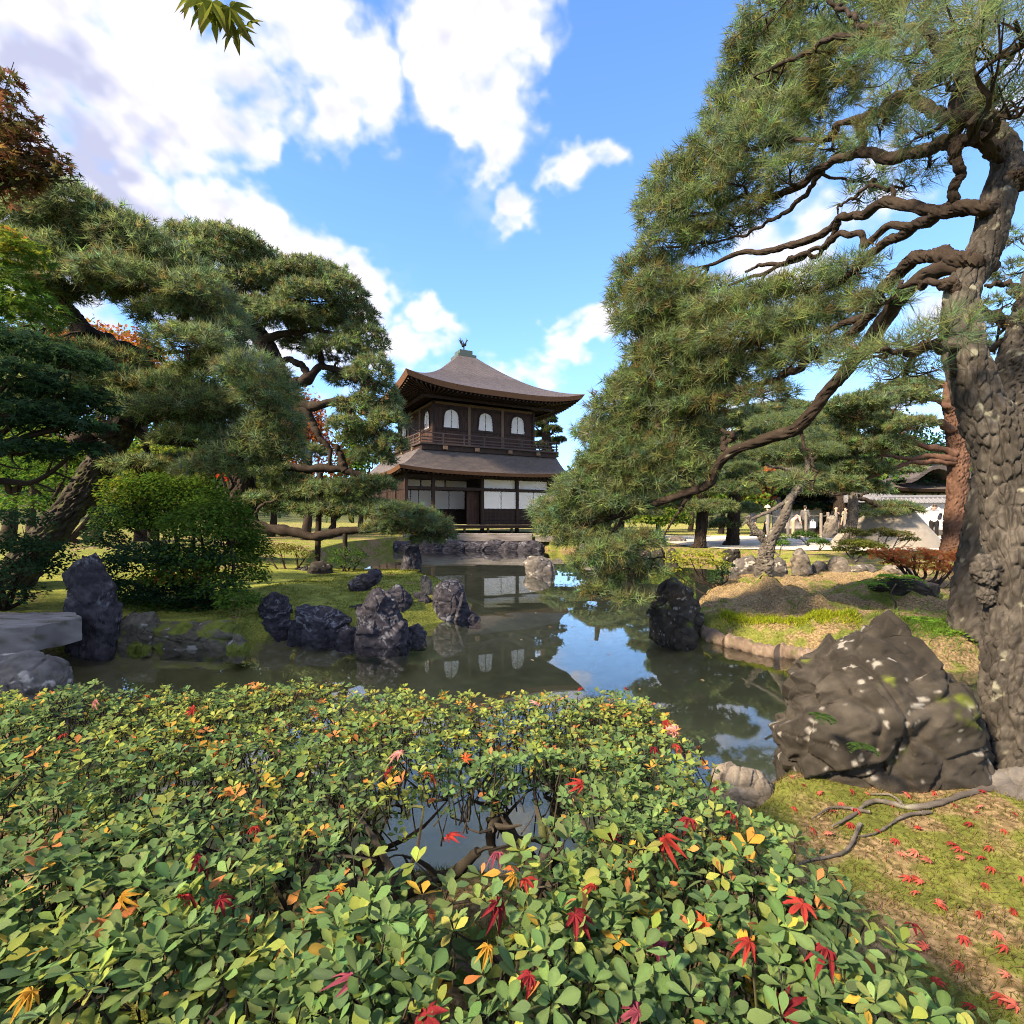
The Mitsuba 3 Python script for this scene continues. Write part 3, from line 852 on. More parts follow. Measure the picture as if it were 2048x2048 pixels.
# upper storey
ZB, ZT = 5.82, 8.42
pp('upper_core', box(.12, WU - .12, .12, WU - .12, 5.2, 8.5), 'dark_wood')
pp('balcony_floor', box(-1.2, WU + 1.2, -1.2, WU + 1.2, 5.70, 5.80), 'rail_wood')
pp('balcony_fascia', box(-1.08, WU + 1.08, -1.08, WU + 1.08, 5.40, 5.697), 'dark_wood')
for t in (.3, 2.3, 4.5, 6.5):
    pp('bracket', box(t - .13, t + .13, -1.22, -1.083, 5.46, 5.66), 'worn_wood')
    pp('bracket', box(-1.22, -1.083, t - .13, t + .13, 5.46, 5.66), 'worn_wood')
c0, c1 = -1.1, WU + 1.1
for z in (5.93, 6.11, 6.36):
    ex = .25 if z > 6.2 else .12
    pp('rail', bar([c0 - ex, c0, z], [c1 + ex, c0, z], .06, .06), 'rail_wood')
    pp('rail', bar([c0, c0 - ex, z + .002], [c0, c1 + ex, z + .002], .06, .06), 'rail_wood')
    pp('rail', bar([c1, c0 - ex, z + .002], [c1, c1 + ex, z + .002], .06, .06), 'rail_wood')
# curled ends of the top rail
for (x, y, dx, dy) in ((c0, c0, -1, 0), (c0, c0, 0, -1), (c1, c0, 1, 0), (c1, c0, 0, -1)):
    pts = [[x + dx * (.2 + .12 * k), y + dy * (.2 + .12 * k), 6.36 + .020 * k * k] for k in range(5)]
    pp('rail_tip', tube(spline(pts, 12), np.linspace(.035, .022, 12), 6), 'rail_wood')
for i in range(8):
    t = c0 + (c1 - c0) * i / 7
    for (x, y) in ((t, c0), (c0, t), (c1, t)):
        if (i == 0 and (x, y) != (c0, c0)) or (y == t and i == 0):
            continue
        pp('rail_post', box(x - .035, x + .035, y - .035, y + .035, 5.803, 6.325 if i not in (0, 7) else 6.45), 'rail_wood')


def bell(w, h, n=9):
    """outline of a bell shaped window, foot at the origin"""
    pts = []
    for k in range(n + 1):
        t = k / n
        z = h * t
        hw = w / 2 * (1 - .20 * t) if t < .55 else w / 2 * (.89 * math.sqrt(max(0., 1 - ((t - .55) / .45) ** 2.3)))
        pts.append((hw, z))
    return [(x, z) for x, z in pts] + [(-x, z) for x, z in pts[::-1][1:]]


def wall_side(face):
    """face 0: front (along t at s=0), 1: left (along s at t=0)"""
    def B_(a0, a1, d0, d1, z0, z1):
        return box(a0, a1, d0, d1, z0, z1) if face == 0 else box(d0, d1, a0, a1, z0, z1)

    def flat(poly, d0, d1):
        m = trimesh.creation.extrude_polygon(poly, d1 - d0, engine='earcut')
        v = np.array(m.vertices)
        f = np.array(m.faces)
        o = np.column_stack([v[:, 0], d0 + v[:, 2], v[:, 1]])
        return (o, f[:, ::-1]) if face == 0 else (o[:, [1, 0, 2]], f)
    bay = WU / 3
    # corner and bay posts, beams
    for i in range(4):
        a = i * bay
        if face == 1 and i == 0:
            continue
        pp('upper_post', B_(a - .085, a + .085, -.085, .085, 5.81, ZT), 'worn_wood' if i in (1, 2) else 'dark_wood')
    for z0, z1, o, m in ((8.28, 8.42, -.06, 'worn_wood'), (8.10, 8.17, -.05, 'dark_wood'), (6.78, 6.88, -.05, 'dark_wood'), (5.83, 5.97, -.06, 'dark_wood')):
        pp('upper_beam', B_(.09, WU - .09, o, .04, z0, z1), m)
    rng = np.random.default_rng(5 + face)
    for b in range(3):
        mid = (b + .5) * bay
        door = face == 1 and b == 1
        if not door:
            hole = shapely.Polygon([(mid + x, 6.93 + z) for x, z in bell(1.02, 1.12)])
            w = num(PAV + '__window')
            put(w, loc(flat(hole.buffer(-.004), .02, .03)), 'paper', label=f'bell shaped paper window, {["left", "middle", "right"][b]} bay of the {["front", "side"][face]}')
            put(w + '__frame', loc(flat(hole.buffer(.07).difference(hole), -.045, .035)), 'dark_wood')
            put(w + '__mullion', loc(B_(mid - .014, mid + .014, .0, .022, 6.935, 8.035)), 'dark_wood')
        # vertical boards with the window cut out
        n = 9
        x0, x1 = b * bay + .09, (b + 1) * bay - .09
        for i in range(n):
            a, c = x0 + (x1 - x0) * i / n + .004, x0 + (x1 - x0) * (i + 1) / n - .004
            o = -.004 - .014 * rng.random()
            low = B_(a, c, o, .03, 5.972, 6.778)
            pp('upper_board', low, 'plank_wood')
            s_ = shapely.box(a, 6.882, c, 8.098)
            if not door:
                s_ = s_.difference(hole.buffer(.06))
            for g in getattr(s_, 'geoms', [s_]):
                if g.area > .002:
                    pp('upper_board', flat(g, o, .03), 'plank_wood')
            pp('upper_board', B_(a, c, -.008, .03, 8.172, 8.278), 'plank_wood')


wall_side(0)
wall_side(1)

# upper roof
b_ = 2.4
ux0, ux1 = -b_, WU + b_
mid = WU / 2
prof = []
for i in range(19):
    t = i / 18
    half = (mid + b_) * (1 - t) + .56 * t
    z = 8.86 + (12.38 - 8.86) * (.62 * t + .38 * t ** 2.2)
    prof.append((mid - half, mid + half, mid - half, mid + half, z))
pp('upper_roof', roof_surface(prof, .52, 4, 30), 'bark_shingle', smooth=50, label='pyramid roof of brown bark shingles with lifted corners')
RU = PAV + '__upper_roof'
pp('eave_edge', eave_band(ux0, ux1, ux0, ux1, 8.58, 8.86, .16, .52, 30), 'shingle_edge', holder=RU, smooth=50)
pp('soffit', roof_surface([(ux0 + .17, ux1 - .17, ux0 + .17, ux1 - .17, 8.59), (-.1, WU + .1, -.1, WU + .1, 8.72)], .50, 4, 30), 'dark_wood', holder=RU)
pp('rafters', rafters(ux0 + .25, ux1 - .25, ux0 + .25, ux1 - .25, -.02, WU + .02, -.02, WU + .02, 8.52, 8.60, .50, .26), 'dark_wood', holder=RU, stuff=True)
pp('eave_beam', join([bar([-.95, -.95, 8.44], [WU + .95, -.95, 8.44], .12, .14), bar([-.95, -.95, 8.437], [-.95, WU + .95, 8.437], .12, .14), bar([WU + .95, -.95, 8.437], [WU + .95, WU + .95, 8.437], .12, .14)]), 'dark_wood', holder=RU)
pp('roof_cap', join([box(mid - .66, mid + .66, mid - .66, mid + .66, 12.30, 12.46), box(mid - .46, mid + .46, mid - .46, mid + .46, 12.462, 12.78)]), 'copper')


def phoenix():
    out = []
    c, z = np.array([mid, mid]), 12.78

    def s(p, r):
        return m3.Manifold.sphere(r, 14).translate(p)
    # local x of the bird = along t
    def cap(p, q, r0, r1):
        return m3.Manifold.batch_hull([s(p, r0), s(q, r1)])
    o = np.array([mid, mid, z])
    J = lambda x, zz, y=0: tuple(o + np.array([x, y, zz]))
    parts = [cap(J(-.05, .42), J(.12, .50), .10, .085), cap(J(.12, .5), J(.20, .74), .075, .04), cap(J(.20, .74), J(.24, .82), .045, .05), cap(J(.25, .82), J(.35, .80), .03, .008),
             cap(J(.22, .85), J(.18, .97), .02, .006),
             cap(J(-.05, .44), J(-.22, .62), .07, .05), cap(J(-.22, .62), J(-.26, .92), .05, .02), cap(J(-.2, .6), J(-.36, .78), .04, .015), cap(J(-.15, .55), J(-.12, .86), .05, .015),
             cap(J(0, .48, .08), J(-.12, .74, .12), .05, .015), cap(J(0, .48, -.08), J(-.12, .74, -.12), .05, .015),
             cap(J(.02, .42, .06), J(.02, .0, .07), .025, .018), cap(J(.02, .42, -.06), J(.02, .0, -.07), .025, .018), cap(J(.02, .02, .07), J(.14, .015, .07), .02, .01), cap(J(.02, .02, -.07), J(.14, .015, -.07), .02, .01)]
    return m3.Manifold.batch_boolean(parts, m3.OpType.Add)


k_ = num('bird_finial')
labels[k_] = {'label': 'dark bronze bird standing on the top of the pavilion roof', 'category': 'finial'}
put(k_, loc(phoenix()), 'bronze', smooth=40)

# ------------------------------------------------------------------ buildings at the right back


def along(a, b, mesh):
    """places a mesh modelled along +x from the origin onto the line a-b"""
    v, f = tm(mesh)
    a, b = np.asarray(a, float), np.asarray(b, float)
    t = nz(b - a)
    s = np.array([-t[1], t[0]])
    o = v.copy()
    o[:, 0] = a[0] + v[:, 0] * t[0] + v[:, 1] * s[0]
    o[:, 1] = a[1] + v[:, 0] * t[1] + v[:, 1] * s[1]
    return o, f


def garden_wall(a, b, z0, z1, label):
    a, b = np.asarray(a, float), np.asarray(b, float)
    L = np.linalg.norm(b - a)
    W = thing('garden_wall', label, 'wall')
    part(W, 'plaster', along(a, b, box(0, L, -.12, .12, z0 + .35, z1 - .2)), 'plaster')
    part(W, 'stone_footing', along(a, b, box(0, L, -.16, .16, z0 - .2, z0 + .348)), 'rock_grey')
    part(W, 'wall_stripe', along(a, b, box(0, L, -.128, -.121, z1 - .52, z1 - .49)), 'plaster')
    part(W, 'coping', along(a, b, (np.array([[x, y, z] for x in (0, L) for y, z in ((-.42, z1 - .2), (0, z1 + .12), (.42, z1 - .2), (0, z1 - .22))]),
                                   np.array([[0, 4, 5], [0, 5, 1], [1, 5, 6], [1, 6, 2], [0, 3, 7], [0, 7, 4], [2, 6, 7], [2, 7, 3], [0, 1, 2], [0, 2, 3], [4, 6, 5], [4, 7, 6]]))), 'roof_tile')
    tiles = []
    for i in range(int(L / .26)):
        x = .13 + i * .26
        tiles.append(tube([[x, -.45, z1 - .205], [x, 0, z1 + .145]], .05, 6))
        tiles.append(tube([[x, .45, z1 - .205], [x, 0, z1 + .145]], .05, 6))
    part(W, 'tile_rows', along(a, b, join(tiles)), 'roof_tile', stuff=True)
    part(W, 'ridge', along(a, b, tube([[0, 0, z1 + .17], [L, 0, z1 + .17]], .10, 8)), 'roof_tile')
    return W


garden_wall((22.3, 31.0), (36, 30.2), .5, 2.65, 'long white plastered garden wall with grey tile coping behind the sand cone')
garden_wall((17.6, 34.6), (22.0, 33.8), .5, 2.7, 'white plastered garden wall with grey tile coping behind the visitors')

G = thing('gate_shelter', 'small wooden roofed shelter where the two white garden walls meet', 'shelter')
gx, gy = 22.0, 32.0
for x in (-1.0, 1.0):
    for y in (-.5, .5):
        part(G, 'post', box(gx + x - .07, gx + x + .07, gy + y - .07, gy + y + .07, .4, 2.6), 'dark_wood')
part(G, 'board_wall', box(gx - .93, gx + .93, gy + .46, gy + .52, .6, 2.55), 'dark_wood')
part(G, 'sill', box(gx - .93, gx + .93, gy - .5, gy + .45, 1.25, 1.4), 'plaster')
rv = np.array([[gx + x, gy + y, z] for x in (-1.5, 1.5) for y, z in ((-1.1, 2.5), (0, 3.15), (1.1, 2.5), (0, 2.95))])
part(G, 'roof', (rv, np.array([[0, 4, 5], [0, 5, 1], [1, 5, 6], [1, 6, 2], [0, 3, 7], [0, 7, 4], [2, 6, 7], [2, 7, 3], [0, 1, 2], [0, 2, 3], [4, 6, 5], [4, 7, 6]])), 'roof_tile')
part(G, 'roof_ridge', tube([[gx - 1.55, gy, 3.2], [gx + 1.55, gy, 3.2]], .11, 8), 'roof_tile')

Hh = thing('temple_hall', 'large temple hall with a dark curved gable roof beyond the garden wall', 'temple hall')
hx0, hx1, hy0, hy1 = 38.0, 55.0, 54.0, 66.0
part(Hh, 'wall', box(hx0 + 2, hx1 - 2, hy0 + 2, hy1 - 2, .4, 4.6), 'dark_wood')
part(Hh, 'wall_panel', box(hx0 + 2.6, hx1 - 2.6, hy0 + 1.93, hy0 + 1.99, 2.2, 4.2), 'plaster')
prof = []
for i in range(11):
    t = i / 10
    prof.append((hx0 + 4.2 * t, hx1 - 4.2 * t, hy0 + 5.2 * t, hy1 - 5.2 * t, 4.6 + 3.6 * t ** 1.35))
part(Hh, 'roof', roof_surface(prof, .7, 4, 20), 'bark_shingle', smooth=50)
part(Hh + '__roof', 'eave_edge', eave_band(hx0, hx1, hy0, hy1, 4.3, 4.6, .15, .7, 20), 'dark_wood', smooth=50)
part(Hh + '__roof', 'soffit', roof_surface([(hx0 + .16, hx1 - .16, hy0 + .16, hy1 - .16, 4.31), (hx0 + 2.2, hx1 - 2.2, hy0 + 2.2, hy1 - 2.2, 4.5)], .68, 4, 20), 'dark_wood')
part(Hh + '__roof', 'ridge', box(hx0 + 3.9, hx1 - 3.9, (hy0 + hy1) / 2 - .5, (hy0 + hy1) / 2 + .5, 8.1, 8.7), 'roof_tile')
cg = []
for i in range(13):  # curved front gable
    a = -1 + 2 * i / 12
    cg.append((a * 3.4, 5.0 + 1.7 * (math.cos(a * math.pi) * .5 + .5) + .25 * abs(a) ** 4))
gm, xm = [], 44.5
gv = np.array([[xm + x, y, z + dz] for (x, z) in cg for y in (hy0 - .6, hy0 + 5) for dz in (0, .4)])
gf = []
for i in range(12):
    a, b = i * 4, i * 4 + 4
    for q in ((0, 1, 5, 4), (2, 6, 7, 3), (1, 3, 7, 5), (0, 4, 6, 2)):
        r = [a + k if k < 4 else b + k - 4 for k in q]
        gf += [[r[0], r[1], r[2]], [r[0], r[2], r[3]]]
part(Hh, 'front_gable', (gv, np.array(gf)), 'bark_shingle', smooth=40)

# ------------------------------------------------------------------ sand cone, visitors' fence
cc = P(885, 545, 20.2)
r0, r1, hh = 1.95, .78, 1.62
zb = gz(cc[0], cc[1])
zs, rs = [], []
for i in range(15):
    t = i / 14
    rs.append(r0 + (r1 - r0) * t)
    zs.append(zb + hh * t)
n = 72
a = np.linspace(0, 2 * np.pi, n, endpoint=False)
v = [[cc[0] + r * math.cos(t) * (1 + .006 * math.sin(9 * t + 3 * r)), cc[1] + r * math.sin(t), z] for r, z in zip(rs, zs) for t in a]
f = []
for i in range(14):
    for j in range(n):
        q = [i * n + j, i * n + (j + 1) % n, (i + 1) * n + (j + 1) % n, (i + 1) * n + j]
        f += [[q[0], q[1], q[2]], [q[0], q[2], q[3]]]
v.append([cc[0], cc[1], zb + hh + .02])
f += [[14 * n + j, 14 * n + (j + 1) % n, len(v) - 1] for j in range(n)]
k_ = num('sand_cone')
labels[k_] = {'label': 'grey truncated cone of raked sand standing on the pale court', 'category': 'sand cone'}
put(k_, (np.array(v), np.array(f)), 'sand_grey', smooth=40)

FE = thing('rope_fence', 'low rope fence on grey wooden posts in front of the visitors', 'fence')
prev = None
for i_, (u, vt, vb) in enumerate([(768, 506, 534), (788, 506, 534), (806, 505, 535), (821, 506, 534.5), (828, 505, 535), (836, 505, 535), (845, 504, 535.5), (852, 504, 535.5), (861, 504, 536)]):
    d = 27.6 + .08 * i_
    top, bot = P(u, vt + 7, d), P(u, vb + 1, d)
    part(FE, 'post', tube(np.linspace(bot - [0, 0, .2], top, 5), .075 * np.array([1, .95, 1, .97, .92]), 8), 'post_wood', smooth=40)
    if prev is not None:
        m_ = (prev + top) / 2 - [0, 0, .12]
        part(FE, 'rope', tube(spline([prev - [0, 0, .12], m_ - [0, 0, .08], top - [0, 0, .12]], 9), .022, 5), 'rope')
    prev = top

# ------------------------------------------------------------------ vegetation helpers
PINE = [(.14, .20, .095), (.17, .235, .10), (.14, .205, .13), (.195, .24, .10)]
BROWN = (.17, .095, .035)


def frame(axis):
    axis = nz(axis)
    ref = np.where(np.abs(axis[:, 2:3]) < .9, [[0, 0, 1.]], [[1., 0, 0]])
    a = nz(np.cross(axis, ref))
    return axis, a, np.cross(axis, a)


def needles(pos, axis, k, L, w, col, rng, spread=(15, 80), amp=.16, droop=.06):
    """k thin needles fanning from each tuft"""
    n = len(pos)
    z, a, b = frame(axis)
    ph = np.radians(rng.uniform(spread[0], spread[1], (n, k)))
    th = rng.uniform(0, 2 * np.pi, (n, k))
    d = z[:, None] * np.cos(ph)[..., None] + (a[:, None] * np.cos(th)[..., None] + b[:, None] * np.sin(th)[..., None]) * np.sin(ph)[..., None]
    side = nz(np.cross(d, rng.normal(size=d.shape)))
    Ln = (L if np.ndim(L) == 0 else np.asarray(L)[:, None]) * rng.uniform(.7, 1.1, (n, k))
    wn = w if np.ndim(w) == 0 else np.asarray(w)[:, None, None]
    base = pos[:, None] + d * .08 * Ln[..., None] - z[:, None] * (rng.random((n, k, 1)) * .35 * Ln[..., None])
    tip = base + d * Ln[..., None] + np.array([0, 0, -1.]) * droop * Ln[..., None]
    v = np.stack([base - side * wn / 2, base + side * wn / 2, tip], 2).reshape(-1, 3)
    c = np.repeat(col, k, axis=0) * (1 + amp * rng.normal(size=(n * k, 1)))
    c = np.repeat(np.clip(c, .005, .8), 3, axis=0)
    return v, np.arange(len(v)).reshape(-1, 3), c


def pad_points(c, r, n, rng, up=-.35, lump=.35, inner=.55):
    """points on the lumpy upper shell of an ellipsoid, with outward directions"""
    d = nz(rng.normal(size=(int(n * 2.2) + 8, 3)))
    d = d[d[:, 2] > up][:n]
    q = d * 1.7 + np.asarray(c) * .9
    lum = 1 + lump * (meshkit.fbm(q * 1.3, 3, 5) - .5) * 2
    rad = rng.uniform(inner, 1.0, len(d)) ** .7 * lum
    return np.asarray(c) + d * rad[:, None] * np.asarray(r), d


class Foliage:
    def __init__(self):
        self.v, self.f, self.c, self.n = [], [], [], 0

    def add(self, v, f, c):
        self.v.append(v)
        self.f.append(f + self.n)
        self.c.append(c)
        self.n += len(v)

    def put(self, key, mat, **kw):
        put(key, (np.vstack(self.v), np.vstack(self.f)), mat, color=np.vstack(self.c), **kw)


def limb_path(path, n, wig=.0, seed=0):
    """path of (u, v, d, radius px) -> points and radii"""
    p = np.array([[*P(u, v, d), r * d / F] for u, v, d, r in path])
    s = spline(p, n)
    if wig:
        L = np.linalg.norm(np.diff(s[:, :3], axis=0), axis=1).sum()
        t = np.linspace(0, L, n)[:, None]
        s[:, :3] += (meshkit.fbm(np.hstack([t * 2.2 / max(.4, L) * 4, np.full((n, 1), seed * 3.7), np.zeros((n, 1))])[:, None] + np.array([[0, 0, 0], [0, 0, 9.], [0, 0, 21.]])[None], 3, seed) - .5) * 2 * wig * np.sin(np.pi * np.linspace(0, 1, n))[:, None] ** .5
    return s[:, :3], np.abs(s[:, 3])


def twigs_to(pad_c, pad_r, skel, rng, n=6, r0=.014, curve=.12):
    """a crooked branch from the nearest skeleton point to the pad and twigs fanning inside it"""
    d = np.linalg.norm(skel[:, :3] - pad_c, axis=1)
    i = int(np.argmin(d + .15 * np.linalg.norm(pad_r) * 0))
    a = skel[i, :3]
    L = max(d[i], 1e-3)
    out = []
    hub = pad_c - np.array([0, 0, pad_r[2] * .35])
    m = max(4, int(6 * min(L, 2)) + 3)
    t = np.linspace(0, 1, m)[:, None]
    path = a + (hub - a) * t + rng.normal(size=(m, 3)) * curve * min(L, .8) * np.sin(np.pi * t)
    path = spline(path, m * 2)
    rr = np.linspace(min(r0 * 1.6, skel[i, 3] * .7), r0 * .6, len(path))
    out.append(tube(path, rr, 5))
    for k in range(n):
        dd = nz(rng.normal(size=3) + [0, 0, .35])
        end = pad_c + dd * pad_r * rng.uniform(.55, .9)
        s = path[int(len(path) * rng.uniform(.45, .98))]
        mid_ = (s + end) / 2 + rng.normal(size=3) * .14 * np.linalg.norm(end - s)
        q = spline([s, mid_, end], 6)
        out.append(tube(q, np.linspace(r0 * .5, r0 * .18, 6), 4, cap=False))
    return out


def bark_trunk(pts, rad, sides, plates=.055, depth=.16, stretch=1.7, seed=0):
    """a trunk with raised bark plates as geometry"""
    v, f = tube(pts, rad, sides)
    m = len(pts)
    core = v[:m * sides].reshape(m, sides, 3)
    cen = np.asarray(pts)[:, None]
    nr = nz(core - cen)
    q = core.reshape(-1, 3).copy()
    rng = np.random.default_rng(seed)
    q = q + (meshkit.fbm(q[:, None] * 6 + np.array([[0, 0, 0], [7., 0, 0], [0, 9., 0]])[None], 3, seed) - .5) * .026
    q[:, 2] /= stretch
    lo, hi = q.min(0) - .1, q.max(0) + .1
    # cell centres near the surface
    idx = rng.choice(len(q), max(8, int(len(q))), replace=True)
    pool = q[idx] + rng.normal(size=(len(idx), 3)) * plates * .2
    keep, seen = [], set()
    for p in pool:
        k = tuple(np.floor(p / plates).astype(int))
        if k not in seen:
            seen.add(k)
            keep.append(p)
    tree = cKDTree(np.array(keep))
    dd, ii = tree.query(q, k=min(6, len(keep)))
    wt = rng.uniform(.62, 1.5, len(keep))
    dw = np.sort(dd / wt[ii], axis=1)
    edge = (dw[:, 1] - dw[:, 0]) / plates
    cell = rng.random(len(keep))[ii[np.arange(len(q)), np.argmin(dd / wt[ii], axis=1)]]
    h = np.clip(edge / .15, 0, 1) * (.82 + .36 * cell) + .9 * (meshkit.fbm(q * [34, 34, 60], 3, seed + 2) - .5) - .8 * np.clip(1 - np.abs(meshkit.fbm(q * [9, 9, 3.2], 3, seed + 4) * 2 - 1) - .86, 0, 1) * 6
    rl = np.asarray(rad)[:, None, None]
    big = (meshkit.fbm(core * 2.3 + seed, 3, seed) - .5)[..., None]
    core = core + nr * ((h.reshape(m, sides, 1) - .6) * depth * np.minimum(rl, .2) + big * .22 * rl)
    v[:m * sides] = core.reshape(-1, 3)
    return v, f


def pine(key, trunk, limbs, pads, trunk_mat, limb_mat, seed, cols, k=34, L=.10, dens=120, twig_r=.014, ntw=6, sun=None, trunk_mesh=None, wf=.0015, brown=.06, up=-.35, inner=.55):
    rng = np.random.default_rng(seed)
    skel = []
    tp, tr = limb_path(trunk, 60, .04, seed)
    skel.append(np.column_stack([tp, tr]))
    if trunk_mesh is None:
        def trunk_mesh(tp_, tr_):
            s_ = np.linspace(0, 1, 170)
            q_ = np.column_stack([np.interp(s_, np.linspace(0, 1, len(tp_)), np.column_stack([tp_, tr_])[:, j]) for j in range(4)])
            return bark_trunk(q_[:, :3], q_[:, 3], 64, plates=.30 * tr_.mean(), depth=.20, stretch=2.2, seed=seed)
    part(key, 'trunk', trunk_mesh(tp, tr), trunk_mat, smooth=60)
    for i, l in enumerate(limbs):
        n = 14 + 6 * len(l)
        lp, lr = limb_path(l, n, .07 if len(l) > 2 else .03, seed + i + 1)
        lr = lr * .85 * (1 + .18 * (meshkit.noise(np.column_stack([np.arange(n) * .6, np.full(n, i), np.zeros(n)]), 3) - .4))
        skel.append(np.column_stack([lp, lr]))
        if trunk_mesh is not None and trunk[0][3] > 40:
            s_ = np.linspace(0, 1, 130)
            q_ = np.column_stack([np.interp(s_, np.linspace(0, 1, n), np.column_stack([lp, lr])[:, j]) for j in range(4)])
            part(key, 'limb', bark_trunk(q_[:, :3], q_[:, 3], 26, plates=max(.018, .5 * lr.mean()), depth=.30, stretch=1.0, seed=i), limb_mat, smooth=50)
        else:
            part(key, 'limb', tube(lp, lr, 12, rough=.55, seed=i), limb_mat, smooth=60)
    skel = np.vstack(skel)
    fo, tw = Foliage(), []
    for j, pd in enumerate(pads):
        u, v, d, ru, rv = pd[:5]
        tint = pd[5] if len(pd) > 5 else 1.0
        c = P(u, v, d)
        r = np.array([ru * d / F, ru * d / F * .85, rv * d / F])
        area = 4 * np.pi * ((r[0] * r[1]) ** 1.6 + (r[0] * r[2]) ** 1.6 + (r[1] * r[2]) ** 1.6) ** (1 / 1.6) / 3 ** (1 / 1.6)
        n = int(area * dens * (pd[6] if len(pd) > 6 else 1))
        pos, dr_ = pad_points(c, r, n, rng, up=up, inner=inner)
        ax = nz(dr_ * .8 + np.array([0, 0, .45]) + rng.normal(size=pos.shape) * .38)
        base = jitter_col(cols, len(pos), .26, rng) * tint
        br = rng.random(len(pos)) < brown * (1 + 1.5 * (meshkit.noise(pos * 1.7, 4) > .6))
        base[br] = base[br] * .4 + np.array(BROWN) * .6
        fo.add(*needles(pos, ax, k, L, max(.0011, wf * d), base, rng))
        tw += twigs_to(c, r, skel, rng, ntw, twig_r)
    fo.put(key + '__crown', 'pine_needles', stuff=True)
    part(key, 'twigs', join(tw), limb_mat, stuff=True)
    return fo


# ------------------------------------------------------------------ the big pine at the right
def bd(u):  # the limbs reach out over the pond
    return 2.95 + max(0, (965 - u)) / 430 * 3.7


